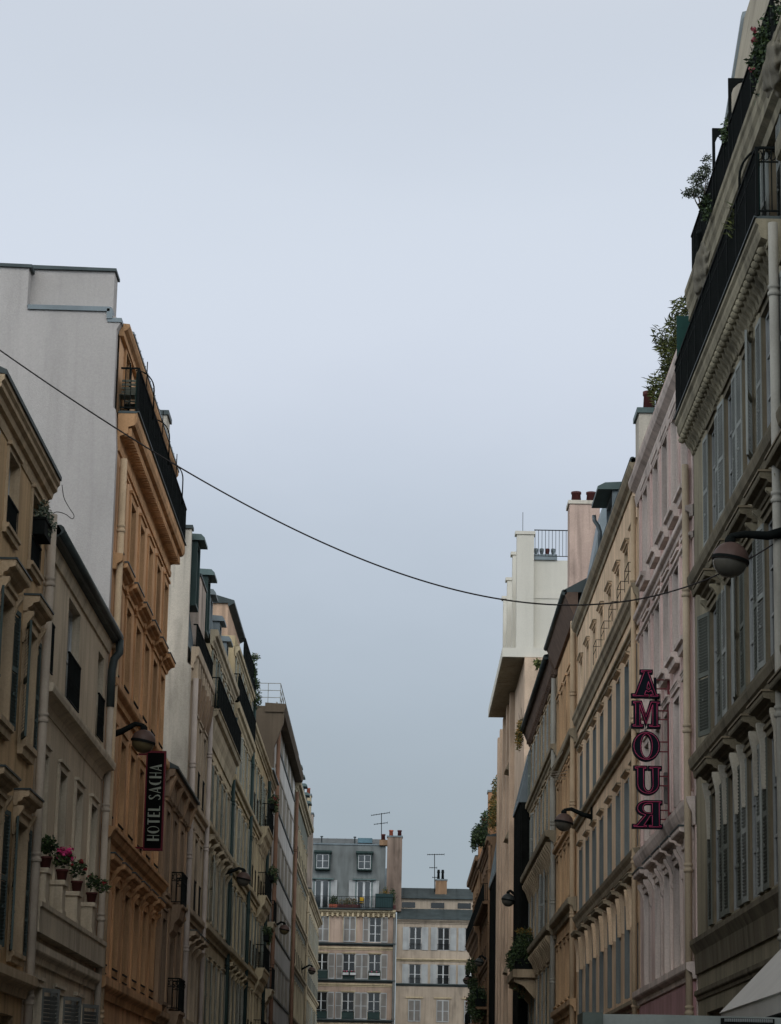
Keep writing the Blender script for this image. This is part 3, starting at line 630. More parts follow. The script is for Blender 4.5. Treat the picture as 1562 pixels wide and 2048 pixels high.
def lump(name, parent, T, c, r, m_, seed, n=40, amp=.10):
    """a carved scroll-like console: an ellipsoid broken by deep leaf folds"""
    k = MB(T); rr = random.Random(seed); ph = [rr.uniform(0, 6.28) for _ in range(6)]; rings = []
    for i in range(n + 1):
        th = math.pi * i / n; row = []
        for j in range(2 * n):
            f = 2 * math.pi * j / (2 * n); q = 1 + amp * (math.sin(3 * f + 5 * th + ph[0]) * .7 + math.sin(8 * f - 7 * th + ph[1]) * .5 + math.sin(15 * th + 4 * f + ph[2]) * .45 + math.sin(22 * th - 9 * f + ph[3]) * .25)
            row.append(k.p(c[0] + r[0] * q * math.cos(th), c[1] + r[1] * q * math.sin(th) * math.cos(f), c[2] + r[2] * q * math.sin(th) * math.sin(f)))
        rings.append(row)
    for A, B in zip(rings, rings[1:]):
        for j in range(2 * n): k.facei([A[j], A[(j + 1) % (2 * n)], B[(j + 1) % (2 * n)], B[j]], 0, True)
    return k.build(name, m_, parent)
CARV = stucco('weathered_carved_stone', (.17, .16, .135), .4, .3)
lump('carved_console', b.root, b.P, (43.9, 16.55, .0), (1.1, .42, .2), CARV, 3); lump('carved_console', b.root, b.P, (34.9, 16.6, .0), (.9, .4, .2), CARV, 5)
b.balcony(16.88, 35.2, 45.6, .11, .04, .86, (ZINCD, IRON), net=NETG, ends=True, pitch=.11)
CREAMM = stucco('cream_mansard_render', (.33, .305, .26), .2)
b.wall(16.85, 19.9, [(u - .5, u + .5, 17.0, 18.9) for u in ua], w=-.62, name='attic_wall', mats=[CREAMM, CREAMM], u1=46.0, depth=8)
for u in ua: b.window(u, 17.0, 1.0, 1.9, w=-.62, fm=FRAME)
b.roof(19.9, [(-.62, 0), (-1.02, 2.4), (-4, 3.2), (-8, 2.5), (-8, 0)], CREAMM, 0, u1=46.0)
m = b.mb(); m.prism([(-.58, 16.9), (-.58, 19.9), (-.98, 22.4), (-4, 23.3), (-8, 22.6), (-8, 16.9)], lambda x, y, t: (t, y, x), 46.0, 46.2); m.build('gable_coping', ZINC, b.root)
for u in (42.2, 40.0):   # steel privacy-screen posts on the upper balcony
    m = b.mb(); m.box(u - .025, u + .025, 16.9, 18.5, .04, .09); m.box(u - .025, u + .025, 18.45, 18.5, -.62, .04); m.extr([(.04, 18.24), (.04, 18.45), (-.16, 18.45), (-.08, 18.42), (.0, 18.34)], u - .025, u + .025); m.build('balcony_partition', IRON, b.root)
m = b.mb(); u = 37.2; m.tube([(u, 14.4, .3), (u, 15.7, .3)] + [(u, 15.7 + .55 * math.sin(t), -.25 + .55 * math.cos(t)) for t in [math.pi / 2 * j / 8 for j in range(9)]], .02, 6)
for q in (.1, -.1): m.box(u - .01, u + .01, 14.5, 16.0, q - .01, q + .01)
m.build('balcony_partition', IRON, b.root)
b.pipe(35.0, .1, 14.2, .07, .13, mats=paint('grey_pipe_paint', (.30, .29, .25)), step=3.0)
# ---- nearest house on the right, mostly outside the frame, with the white awning
b = Bld('corner_building', 'grey house at the right edge with a steep white shop awning', 'building', 'R', AR, 14, 33.2, GREIGE, GREIGET)
us = bays(14.4, 33, 8); rows = [(us, v, 1.05, 2.1) for v in (5.1, 8.3, 11.5)]
b.wall(0, 14.6, holes_of(rows + [((18, 23, 28, 31.6), .4, 2.6, 3.2)]), sides=True)
for u in us[-2:]:
    for _, v, W, H in rows: b.window(u, v, W, H, fm=FRAMED, rev=.11, surround=(.1, .03, GREIGED), shutter=(SHUTGR, 2, .055))
for v in (4.35, 7.8, 11): b.run('string_course', STR(.25, .4), v)
b.run('cornice', CORN(.35, .6), 14.1); b.roof(14.7, [(-.1, 0), (-1, 3), (-4, 3.6), (-8, 2.5), (-8, 0)], ZINC, 0); 
AWN = mat('white_awning_canvas', (.62, .61, .58), .9, .06, 2, .1, 30)
m = b.mb(); m.prism([(0, 4.45), (.1, 4.5), (1.62, 2.93), (1.58, 2.9)], lambda x, y, t: (t, y, x), 22, 30); m.box(22, 30, 2.74, 2.93, 1.57, 1.60)
aw = m.build('awning', AWN, b.root)
m = b.mb(); m.tube([(22, 2.72, 1.59), (30, 2.72, 1.59)], .025, 6)
for u in (22.4, 26, 29.6): m.tube([(u, 3.3, .0), (u, 2.9, 1.55)], .02, 6)
m.build('awning_frame', IRON, aw)

# ---- pink building of the big letters
PINK = stucco('pale_pink_stucco', (.54, .445, .45), .2); PINKT = stucco('grey_white_trim', (.50, .445, .44), .3); PINKL = stucco('pink_pilaster_paint', (.51, .40, .40), .2)
b = Bld('hotel_building', 'pale pink building carrying the tall red-outlined letters', 'hotel', 'R', AR, 46.35, 57.0, PINK, PINKT)
us = (47.3, 49.1, 50.9, 52.75, 55.1)
rows = [(us, 4.62, .95, 1.9), (us, 7.65, .95, 2.0), (us, 10.45, .95, 1.85), (us, 13.3, .95, 1.95)]
b.wall(0, 15.7, holes_of(rows), mats=[PINK, PINKT], reveal=.17)
for u in us:
    b.window(u, 4.62, .95, 1.9, rev=.17, fm=FRAMED, surround=(.12, .05, PINKT), hood=(.27, .22, .2, .55, PINKT, ZINCD))
    b.window(u, 7.65, .95, 2.0, rev=.17, fm=FRAMED, surround=(.13, .035, PINKT), hood=(.08, .1, .15, 0, PINKT, PINKT))
    b.window(u, 10.45, .95, 1.85, rev=.17, fm=FRAMED, surround=(.13, .035, PINKT), sill=(.2, .2, PINKT))
    b.window(u, 13.3, .95, 1.95, rev=.17, fm=FRAME, surround=(.12, .05, PINKT), sill=(.2, .2, PINKT))
for u in (46.7, 48.2, 50, 51.8, 53.9, 56.3):
    m = b.mb(); m.box(u - .09, u + .09, 7.6, 15.3, -.01, .05); m.build('pilaster', PINKL, b.root)
b.run('string_course', STR(.14, .2), 12.6, mats=PINKT); b.run('string_course', STR(.08, .1), 12.2, mats=PINKT); b.run('string_course', [(-.02, 0), (.04, 0), (.05, .22), (.1, .3), (.15, .42), (.16, .5), (-.02, .52)], 6.95, mats=PINKT)
b.run('string_course', STR(.18, .28), 4.25, mats=PINKT)
b.run('cornice', [(-.02, 0), (.06, 0), (.1, .2), (.08, .3), (.2, .4), (.24, .5), (.24, .58), (-.02, .6)], 15.3, mats=PINKT)
b.run('parapet', [(-.3, 0), (.08, 0), (.08, .28), (.12, .3), (.12, .36), (-.3, .36)], 15.88, mats=[stucco('rose_parapet', (.42, .30, .29))])
b.roof(15.9, [(-.3, 0), (-.3, .1), (-4, .8), (-8, .3), (-8, 0)], ZINC, .6); b.chimney(56.0, 56.9, 15.9, 17.35, -.45, .08, PALEG, 1, REDPOT, ZINCG, .14, .5)
b.pipe(46.5, .1, 13.6, .065, .12, mats=paint('sand_pipe_paint', (.38, .31, .22)), step=2.5)
m = b.mb(); m.box(46.5, 56.6, 3.5, 4.2, .0, .06); m.build('shop_fascia', paint('dusty_pink_fascia', (.42, .25, .25)), b.root)
# ---- yellow building
YEL = stucco('warm_yellow_stucco', (.62, .485, .365), .2, .1); YELT = stucco('yellow_trim', (.60, .48, .365), .2); MOULD = stucco('grey_brown_moulding', (.25, .22, .17), .3)
BLUEG = paint('blue_grey_shutter_paint', (.17, .19, .185))
b = Bld('apartment_building', 'warm yellow building with blue-grey folded shutters and small arched window hoods', 'building', 'R', AR, 57.1, 76.9, YEL, YELT)
us = (58.0, 60.1, 62.5, 65.0, 67.6, 70.1, 72.6, 75.2)
rows = [(us, 4.55, 1.0, 2.15), (us, 7.75, 1.0, 1.8), (us, 10.45, 1.0, 1.85), (us, 13.65, .95, 1.35)]
b.wall(0, 16.35, holes_of(rows), reveal=.17)
for u in us:
    b.window(u, 4.55, 1.0, 2.15, rev=.17, fm=FRAMED, fold=(BLUEG, .03), hood=(.24, .16, .25, .9, MOULD, MOULD, YELT))
    b.window(u, 7.75, 1.0, 1.8, rev=.17, fm=FRAMED, fold=(BLUEG, .03), hood=(.09, .05, .08, 0, YELT, MOULD))
    b.window(u, 10.45, 1.0, 1.85, rev=.17, fm=FRAMED, fold=(BLUEG, .02), hood=(.09, .05, .08, 0, YELT, MOULD))
    b.window(u, 13.65, .95, 1.35, rev=.17, fm=FRAME, gm=CURT, surround=(.05, .02, YELT), hood=(.09, .05, .08, 0, YELT, MOULD), rail=(.5, IRON, 'grab') if u < 68 else None)
b.run('string_course', [(-.02, 0), (.04, 0), (.06, .16), (.12, .22), (.14, .34), (.17, .38), (.17, .44), (-.02, .46)], 13.15, mats=MOULD); b.run('string_course', STR(.1, .12), 12.62, mats=MOULD)
b.run('string_course', STR(.18, .2), 10.2, mats=MOULD); b.run('string_course', [(-.02, 0), (.04, 0), (.06, .1), (.12, .18), (.15, .26), (-.02, .28)], 7.4, mats=MOULD); b.run('string_course', STR(.16, .2), 4.2, mats=MOULD)
b.run('cornice', [(-.02, 0), (.04, 0), (.06, .1), (.14, .16), (.2, .28), (.2, .34), (-.02, .34)], 16.05, mats=MOULD)
b.roof(16.38, [(.16, 0), (.16, .07), (-.1, .2), (-.9, 2.4), (-4, 3.2), (-8, 2.4), (-8, 0)], ZINCG, .6); b.gutter(16.44, .13, r=.07)
b.dormer(65.2, 16.55, 1.7, .95, .0, -1.2, m=ZINC, over=.38)
m = b.mb(); m.tube([(66.5, 17.35, .3), (66.5, 17.2, .28), (66.5, 17.05, .18), (66.5, 16.9, .14), (66.5, 16.4, .14)], .055, 8); m.build('drainpipe', ZINC, b.root)
m = b.mb(); m.prism([(-.02, 16.4), (-.55, 19.5), (-1.3, 19.6), (-1.3, 16.4)], lambda x, y, t: (t, y, x), 74.5, 76.8); m.build('roof_slope', ZINC, b.root)
b.pipe(57.2, .1, 15.6, .06, .11, mats=paint('ochre_pipe_paint', (.46, .35, .23)), step=3.1)
m = b.mb(); m.box(57.4, 61.5, 3.35, 4.1, .0, .08); m.build('shop_fascia', paint('fuchsia_fascia', (.42, .012, .17)), b.root)
# ---- orange-cream building
OC = stucco('orange_cream_stucco', (.54, .37, .235), .3); OCT = stucco('orange_cream_trim', (.48, .335, .215), .3); SOFF = mat('brown_soffit_boards', (.13, .085, .06), .8, .2, 4, .1, 30, .2)
b = Bld('apartment_building', 'narrow orange-cream building with a deep brown eave, past the yellow one', 'building', 'R', AR, 77.1, 86.6, OC, OCT)
us = bays(77.3, 86.5, 5); rows = [(us, 5.5, .95, 1.8), (us, 8.5, .95, 1.7), (us, 10.8, .95, 1.8), (us, 13.5, .95, 2.0)]
b.wall(0, 16.9, holes_of(rows))
for u in us:
    for _, v, W, H in rows: b.window(u, v, W, H, fm=FRAMED, surround=(.13, .06, OCT), gm=GLASS, sill=(.14, .12, OCT))
b.run('string_course', STR(.24, .4), 12.9, mats=MOULD); b.run('string_course', STR(.16, .25), 10.4); b.run('string_course', STR(.26, .4), 7.9, mats=MOULD); b.run('string_course', STR(.2, .35), 5.0)
b.run('eave', [(-.02, 0), (.1, 0), (.38, .62), (.38, .7), (-.02, .72)], 16.75, mats=SOFF)
b.roof(17.46, [(.42, 0), (.42, .06), (-2, 1.4), (-6, 1.8), (-8, 1), (-8, 0)], SLATE, .5); b.gutter(17.45, .4); b.pipe(77.3, .1, 16.6, .085, .11, mats=paint('ochre_pipe_paint', (.46, .35, .23)), step=3.3)
m = b.mb(); m.box(84.2, 86.2, 17.5, 18.6, -1.4, -.2); m.box(84.1, 86.3, 18.6, 18.7, -1.5, -.1); m.build('roof_hatch', ZINC, b.root)
b.chimney(83.2, 84.2, 16.9, 21.8, -1.15, -.16, stucco('rose_chimney_render', (.44, .34, .31), .35), 2, REDPOT, PALEG, .17, .4)
# ---- cream building with pale louvred shutters
BEI = stucco('beige_stucco', (.42, .33, .235), .3); BEIT = stucco('beige_trim', (.38, .31, .23), .3); SHUTW2 = paint('off_white_shutter_paint', (.36, .38, .36))
b = Bld('apartment_building', 'beige building with off-white louvred shutters and bracketed stone balconies, near the black bay', 'building', 'R', AR, 86.8, 104, BEI, BEIT)
us = bays(87, 103.9, 7); rows = [(us, 4.9, 1.0, 2.2), (us, 8.35, 1.0, 2.2), (us, 11.5, 1.0, 2.1), (us, 14.4, 1.0, 1.9)]
b.wall(0, 16.9, holes_of(rows))
for u in us:
    for k, (_, v, W, H) in enumerate(rows): b.window(u, v, W, H, fm=FRAMED, surround=(.1, .05, BEIT), shutter=(SHUTW2 if rnd.random() < .75 else SHUTC2, 3.5, .085))
b.run('string_course', CORN(.22, .4), 13.85, mats=MOULD); b.run('cornice', CORN(.4, .5), 10.85, mats=MOULD); b.run('cornice', CORN(.36, .5), 7.75, mats=MOULD)
for v in (10.3, 7.2):
    for u in [87.4 + .85 * k for k in range(20)]: m = b.mb(); m.extr([(0, 0), (.06, 0), (.2, .4), (.34, .6), (.34, .7), (0, .7)], u - .12, u + .12, 0, v); m.build('console', BEIT, b.root)
b.run('string_course', STR(.22, .4), 4.2)
b.run('eave', [(-.02, 0), (.08, 0), (.3, .5), (.34, .62), (-.02, .64)], 16.6, mats=SOFF, dent=(.5, .16, .05, .45, .2))
b.roof(17.22, [(.4, 0), (.4, .06), (-2.5, 1.2), (-6, 1.6), (-8, 1), (-8, 0)], SLATE, .5); b.gutter(17.2, .4); b.pipe(87, .1, 16.5, .085, .11, mats=paint('grey_pipe_paint', (.30, .29, .25)), step=2.6)
# balcony box on brackets that carries the dark bush
m = b.mb(); m.box(98.5, 103.5, 7.15, 7.45, .0, .9); m.extr([(0, 0), (.1, 0), (.5, .45), (.85, .6), (.85, .75), (0, .75)], 98.7, 99.0, 0, 6.4); m.extr([(0, 0), (.1, 0), (.5, .45), (.85, .6), (.85, .75), (0, .75)], 103, 103.3, 0, 6.4); m.build('balcony', BEIT, b.root)
# ---- black bay building and the white tower
BLACKT = mat('black_stained_timber', (.009, .010, .009), .85, .3, 3, .15, 30, .3, spec=.06)
def black_bay(label, u0, u1, a, z0, z1, top):
    b = Bld('apartment_building', label, 'building', 'R', a, u0, u1, BLACKT, BLACKT)
    b.wall(0, z0, [(u - .5, u + .5, v, v + 2) for u in bays(u0, u1, 3) for v in (4, 7.2, 10.4)])
    for u in bays(u0, u1, 3):
        for v in (4, 7.2, 10.4): b.window(u, v, 1.0, 2.0, fm=IRON, gm=DARKIN)
    k = u0 + .2
    m = b.mb()
    while k < u1: m.box(k - .04, k + .04, 3.2, z0, .0, .07); k += .42
    m.build('cladding', BLACKT, b.root)
    b.roof(z0, [(.12, 0), (.12, .1), (-.45, z1 - z0), (-.5, z1 - z0 + .2), (-4, top - z0), (-8, top - z0), (-8, 0)], ZINC, 1.2); return b
b = black_bay('black timber-clad building with a steep zinc front, beside the pale tower', 104.2, 109.6, 4.95, 14.4, 16.9, 17.6)
b.run('canopy', [(0, 0), (.34, -.6), (.38, -.56), (0, .1)], 4.9, mats=SHUTW2)
WT = mat('ivory_render', (.57, .54, .46), .9, .05, .4, .3, 40, .05, grain=.04, spec=.2, stain=.05); WTP = stucco('rosy_pilaster_render', (.46, .36, .29), .2)
b = Bld('apartment_tower', 'tall ivory modern tower with stepped fins and a jutting flat slab', 'building', 'R', AR, 109.8, 134, WTP, WT)
hs = [(u - .7, u + .7, v, v + 1.7) for u in (121, 125, 129, 132.4) for v in (6, 9, 12, 15, 18)]
b.wall(0, 21.3, hs)
for x0, x1, v0, v1 in hs: b.window((x0 + x1) / 2, v0, 1.4, 1.7, fm=FRAMED, gm=DARKIN, bars=1)
m = b.mb()
for u in (119.3, 123, 127, 130.8, 133.7): m.box(u - .35, u + .35, 0, 21.3, -.02, .22)
m.build('pilaster', WTP, b.root)
m = b.mb(); m.box(124.2, 124.6, 0, 21.3, .0, .12); m.build('red_stripe', metal('dull_red_panel', (.30, .06, .045)), b.root)
for v in (8.5, 14.6, 17.8):
    m = b.mb(); m.prism([(0, v), (0, v + .9), (.35, v + .1)], lambda x, y, t: (t, y, x), 120.2, 122.2); m.build('window_awning', MOULD, b.root)
m = b.mb(); m.box(110, 127, 21.35, 21.75, -6, .95); m.build('roof_slab', [WT], b.root)
m = b.mb(); k = 110.1
while k < 126.9: m.box(k, k + .03, 21.32, 21.35, -.3, .93); k += .28
m.build('soffit_slats', MOULD, b.root)
m = b.mb(); m.box(110.4, 127, 21.75, 25.7, -8, -.35); m.box(110.36, 112, 24.0, 24.25, -3, -.1)
m.build('upper_wall', WT, b.root)
for u, t in ((110.02, 26.75), (114.2, 26.75), (119.8, 26.75), (124.2, 26.75)):
    m = b.mb(); m.box(u, u + .5, 21.75, t, -.38, .36); m.box(u - .06, u + .56, t, t + .14, -.44, .44); m.build('fin', WT, b.root)
for u0_, u1_ in ((110.5, 114.2), (114.7, 119.8), (120.3, 124.2)):
    m = b.mb(); m.box(u0_, u1_, 21.75, 22.9, .06, .14); m.build('parapet', WT, b.root)
m = b.mb(); m.box(110.3, 111.2, 25.7, 25.95, -1.4, -.4); sl = m.build('chimney', ZINC, b.root)
for i, wv in enumerate((-.5, -.75, -1.0, -1.25)):
    m = b.mb(); m.lathe([(0, 0), (.07, 0), (.07, .1), (.1, .22), (.1, .32), (.04, .34), (0, .34)], (110.7, 25.95, wv), 10); m.build('chimney_pot', REDPOT if i == 2 else ZINC, sl)
m = b.mb(); m.box(110.3, 110.33, 27.0, 27.04, -3.6, -.4); m.box(110.3, 110.33, 25.85, 25.88, -3.6, -.4)
for k in range(22): m.box(110.3, 110.325, 25.85, 27.0, -.45 - k * .15, -.43 - k * .15)
m.build('roof_railing', IRON, b.root)
m = b.mb(); m.tube([(110.3, 26.9, .1), (110.3, 27.8, .1)], .012, 5); m.build('lightning_rod', IRON, b.root)
m = b.mb(); m.box(109.9, 110, 19.3, 21.1, -1.4, -.42); m.build('window', metal('teal_frame', (.03, .16, .19)), b.root)
b = black_bay('second black timber-clad building, far side of the pale tower', 134.2, 146, 5.25, 14.6, 18.2, 18.4)
BRN = stucco('dark_brown_render', (.20, .13, .085), .3)
b = plain('dark brown building under a leafy roof terrace, far right row', 'R', 5.3, 146.2, 163, 17.6, (4.9, 8, 11.1, 14.2), 6, BRN, BRN, (.3, .5), roofm=SLATE)
b.balcony(14.0, 146.4, 163, .5, .14, 1.0, (BRN, IRON), net=NETG); b.balcony(8.2, 146.4, 156, .8, .14, 1.0, (BRN, IRON), net=NETG); b.chimney(148.5, 149.6, 17.5, 20.5, -.5, .15, stucco('brick_chimney', (.30, .17, .10)), 0)
b.chimney(161, 162, 17.8, 20.0, -.4, .3, stucco('brick_chimney', (.30, .17, .10)), 1)
b = plain('last brown building of the right row with curled eave bracket and dark balconies', 'R', 5.3, 163.2, 182, 18.2, (4.9, 8, 11.1, 14.4), 6, stucco('ochre_brown_render', (.28, .175, .10), .3), BRN, (.45, .6), roofm=SLATE)
b.balcony(13.9, 163.4, 182, .5, .14, 1.0, (BRN, IRON), net=NETG, under=.8); b.balcony(8.2, 170, 182, .5, .14, 1.0, (BRN, IRON), net=NETG)

# the rest of the two rows, beside and behind the camera
plain('quiet stone house of the left row, nearer than the peach corner house', 'L', AL, -25, 36.2, 11.2, (4.6, 7.6), 16, SAND, SANDT, corn=(.2, .4), rail=False)
plain('quiet stone house of the right row, nearer than the awning house', 'R', AR, -25, 13.8, 15.5, (4.6, 7.8, 11), 10, SAND, SANDT, rail=False)
# ================================================================== END OF THE STREET
EY = 215.0
BLUSH = stucco('blush_stucco', (.325, .255, .22), .2); BLUSHT = stucco('sand_band', (.40, .34, .245), .2); SHE = paint('grey_white_shutter_paint', (.36, .37, .36)); SHT = paint('taupe_shutter_paint', (.20, .185, .165))
b = Bld('apartment_building', 'blush building closing the street with a mansard roof, planted balcony and shutters', 'building', 'E', EY, -13, -.05, BLUSH, BLUSHT)
def flat(b, u, v, W, H, lw, m, closed=False, which=(1, -1), fr=FRAME):
    """a window with flat panel shutters: closed over it, or folded back on the wall"""
    for d in which:
        q = MB(b.P); x0 = u + d * (0 if closed else W / 2 + .02); x1 = x0 + d * lw; a, c = min(x0, x1), max(x0, x1)
        q.box(a, c, v, v + H, .03, .06)
        for y0, y1 in ((0, .08), (H * .48, H * .48 + .06), (H - .08, H)): q.box(a, c, v + y0, v + y1, .06, .075, 1)
        for k0 in (a, c - .06): q.box(k0, k0 + .06, v, v + H, .06, .076, 1)
        k = .1
        while k < H - .1: q.box(a + .06, c - .06, v + k, v + k + .03, .06, .07); k += .07
        q.build('shutter', [m, SHE], b.root)
cols = (-10.4, -8.2, -6.0, -3.8, -1.7)
rows = [(cols, 10.1, 1.0, 2.15), (cols, 13.3, 1.0, 2.05), (cols, 16.3, 1.0, 2.05), (cols, 6.9, 1.0, 2.1), (cols, 3.6, 1.0, 2.1)]
b.wall(0, 18.5, holes_of(rows))
for u in cols:
    for k, (_, v, W, H) in enumerate(rows):
        b.window(u, v, W, H, fm=FRAME, gm=DARKIN, rail=(.75, GREENP, 'bar') if k < 2 else None, surround=(.06, .03, BLUSHT))
        if k == 2: flat(b, u, v, W, H, .5, SHT, closed=(u != -1.7))
        else: flat(b, u, v, W, H, .52, SHT)
        if k < 2:
            q = b.mb(); q.box(u - .5, u + .5, v + .02, v + (.68 if k else .6), .0, .03); q.build('guard_panel', GREENP, b.root)
for v in (16.0, 13.05, 9.85): b.run('string_course', STR(.3, .22), v, mats=ZINCD); b.run('string_course', STR(.12, .25), v - .35)
b.run('cornice', CORN(.5, .45), 18.45, dent=(.42, .16, -.12, .2, .35))
b.balcony(19.0, -13, -.3, .75, .12, .95, (ZINCD, IRON), pitch=.14)
m = b.mb(); m.box(-1.75, -.3, 19.05, 20.2, .66, .7); m.build('screen', metal('teal_balcony_canvas', (.02, .042, .042), .8), b.root)
ROOFZ = mat('weathered_zinc_mansard', (.095, .108, .104), .5, .2, .7, .1, 20, .35, .2)
b.roof(18.95, [(-.02, 0), (-.95, 5.35), (-1.15, 5.5), (-4, 6.2), (-8, 5.5), (-8, 0)], ROOFZ, .75, u1=-1.0)
m = b.mb(); m.box(-13, -1.0, 24.3, 24.42, -1.2, -.86); m.box(-1.0, -.1, 19, 22.4, -2, -.6); m.build('roof_ridge', ZINC, b.root)
for u in (-6.15, -2.7, -9.6):
    d = b.dormer(u, 22.15, 1.05, 1.4, .05, -1.0, m=GREENP, capm=GREENP, over=.12)
    q = b.mb(); h = .6
    q.box(u - h - .1, u - h, 19.05, 21.35, -.6, .12); q.box(u + h, u + h + .1, 19.05, 21.35, -.6, .12); q.extr([(-.8, 0), (.35, -.03), (.35, .05), (-.8, .2)], u - .95, u + .95, 1, 21.35)
    o = q.build('dormer', [ZINCG, ZINCG], b.root)
    q = b.mb(); q.box(u - h, u - h + .1, 19.05, 21.3, .0, .06); q.box(u + h - .1, u + h, 19.05, 21.3, .0, .06); q.box(u - .09, u + .09, 19.05, 21.3, .0, .07); q.box(u - h, u + h, 21.2, 21.35, 0, .06)
    q.box(u - h + .1, u - .09, 19.1, 21.2, .0, .02, 1); q.box(u + .09, u + h - .1, 19.1, 21.2, .0, .02, 1); q.build('window', [FRAME, GLASS], o)
    for d_ in (1, -1):
        q = b.mb(); x0 = u + d_ * .68; x1 = u + d_ * 1.24; q.box(min(x0, x1), max(x0, x1), 19.1, 21.3, .0, .04)
        for y in (19.1, 20.1, 21.22): q.box(min(x0, x1), max(x0, x1), y, y + .08, .04, .055)
        q.build('shutter', SHE, o)
b.chimney(-.85, .38, 18.9, 25.1, -1.6, -.5, stucco('rose_grey_chimney', (.20, .155, .135), .4, .2), 0)
ch = b.root
m = b.mb(); m.box(-1.5, -.85, 24.3, 24.75, -1.5, -.6); m.build('chimney_stub', BRN, b.root)
for u, z, c in ((-.55, 25.1, TERRA), (.15, 25.1, REDPOT), (-1.2, 24.75, REDPOT)):
    m = b.mb(); m.lathe([(0, 0), (.17, 0), (.15, .38), (.19, .4), (.19, .5), (.12, .5), (0, .45)], (u, z, -1), 12); m.build('chimney_pot', c, b.root)
m = b.mb(); m.box(-3.3, -2.1, 24.5, 24.9, -1.6, -.9); m.build('roof_skylight', metal('blue_grey_skylight', (.09, .16, .19), .4), b.root)
for u in (-6.3, -3.55):
    m = b.mb(); m.lathe([(.05, 0), (.05, .5), (.12, .52), (.12, .6), (0, .62)], (u, 24.4, -1.0), 8); m.build('roof_vent', ZINCD, b.root)
b.pipe(-.12, .1, 18.6, .12, .14, mats=paint('dark_grey_pipe_paint', (.13, .13, .12)), step=3)
CREAME = stucco('pale_blush_stucco', (.325, .28, .24), .2)
b = Bld('apartment_building', 'lower cream building beside it with a two-step slate roof and white shutters', 'building', 'E', EY, .05, 13, CREAME, CREAME)
cols = (1.6, 3.9, 6.15, 8.4)
rows = [(cols, 3.6, 1.0, 2.0), (cols, 6.8, 1.0, 2.0), (cols, 10.0, 1.0, 1.75), (cols, 13.0, 1.0, 1.6), (cols, 15.75, 1.0, 1.85)]
b.wall(0, 18.2, holes_of(rows))
for u in cols:
    for k, (_, v, W, H) in enumerate(rows):
        b.window(u, v, W, H, fm=FRAME, gm=DARKIN if k > 2 else GLASS, rail=(.5, IRON, 'plain') if k > 2 else None, bars=2)
        flat(b, u, v, W, H, .52 if k > 2 else .5, SHE if k > 2 else SHT, closed=(k == 2))
        if k == 2: q = b.mb(); q.box(u - .7, u + .7, v + H + .12, v + H + .24, -.01, .1); q.build('hood', BLUSHT, b.root)
for v in (12.85, 14.85): b.run('string_course', STR(.2, .2), v, mats=ZINCD if v < 14 else BLUSHT)
b.run('cornice', CORN(.3, .35), 17.9); b.roof(18.22, [(.4, 0), (.4, .1), (-1.6, 1.0), (-1.6, 0)], SLATE, 1.1)
b.run('upper_wall', [(-1.6, 19.0), (-1.6, 20.1), (-5, 20.1), (-5, 19.0)], 0, mats=CREAME)
for u in (1.0, 3.4, 5.6):
    m = b.mb(); m.box(u - .55, u + .55, 19.3, 19.75, -1.62, -1.56); m.build('attic_window', DARKIN, b.root)
b.roof(20.05, [(-1.3, 0), (-1.3, .12), (-3.6, 1.05), (-8, .5), (-8, 0)], SLATE, 1.1); b.chimney(3.2, 4.15, 20.4, 21.75, -2.9, -2.1, BRN, 0)
for u in (3.45, 3.8):
    m = b.mb(); m.lathe([(0, 0), (.12, 0), (.1, .5), (.13, .55), (.1, .8), (0, .8)], (u, 21.75, -2.5), 10); m.build('chimney_pot', IRON, b.root)

# ================================================================== STREET LAMPS on the walls
LAMPTOP = metal('rosy_brown_lamp_enamel', (.095, .062, .052), .5); LAMPTOPD = metal('dark_lamp_enamel', (.045, .05, .048), .45)
DIFF = mat('lamp_diffuser', (.075, .072, .06), .2, .15, 4)
DIFFA = mat('amber_lamp_diffuser', (.09, .072, .036), .3, .1, 4)
def lamp(label, wx, y, zroot, cx, cz, r=.245, top=LAMPTOP, dm=DIFF, dy=0.0):
    """wall lamp: arm > shade (top bowl), rim, diffuser"""
    t = thing('street_lamp', label, 'street lamp', (wx, y, zroot), 'wall street lamps')
    sg = 1 if wx < 0 else -1; dx = cx - wx; dz = cz + r * 1.25 - zroot
    TA = lambda u, v, w: (u, w, v); T = TA
    m = MB(TA); m.tube([(0, -.02, 0), (dx * .35, dz * .55 - .02, dy * .3), (dx * .75, dz + .06, dy * .8), (dx * .98, dz + .03, dy), (dx, dz - .08, dy)], .075, 8, r2=.032); m.box(min(0, sg * .05), max(0, sg * .05), -.25, .25, -.07, .07); m.lathe([(.04, -.1), (.075, -.02), (.075, .05), (.04, .1)], (dx, dz - .06, dy), 12)
    m.build('arm', IRON, t)
    c = (dx, cz - zroot, dy); th = R_(11); T0 = T
    def T(u, v, w):
        a, q = u - c[0], v - c[1]; return T0(c[0] + a * math.cos(th) + q * math.sin(th), c[1] - a * math.sin(th) + q * math.cos(th), w)
    m = MB(T); m.lathe([(0, r * 1.02)] + [(r * 1.04 * math.cos(a), r * 1.02 * math.sin(a)) for a in [R_(75 - 75 * k / 10) for k in range(11)]] + [(r * 1.06, -.03), (r * .98, -.03), (r * .9, .0)], c, 28)
    s = m.build('shade', top, t)
    m = MB(T); m.lathe([(r * 1.05, -.035), (r * 1.07, -.015), (r * 1.07, .01), (r * 1.045, .02)], c, 28); m.build('rim', IRON, s)
    m = MB(T); m.lathe([(r * .97 * math.cos(a), -.02 + r * .93 * math.sin(a)) for a in [R_(-80 * k / 9) for k in range(10)]] + [(0, -.02 - r * .93)], c, 28); m.build('diffuser', dm, t)
    return t
LXL, LXR = -AL, AR
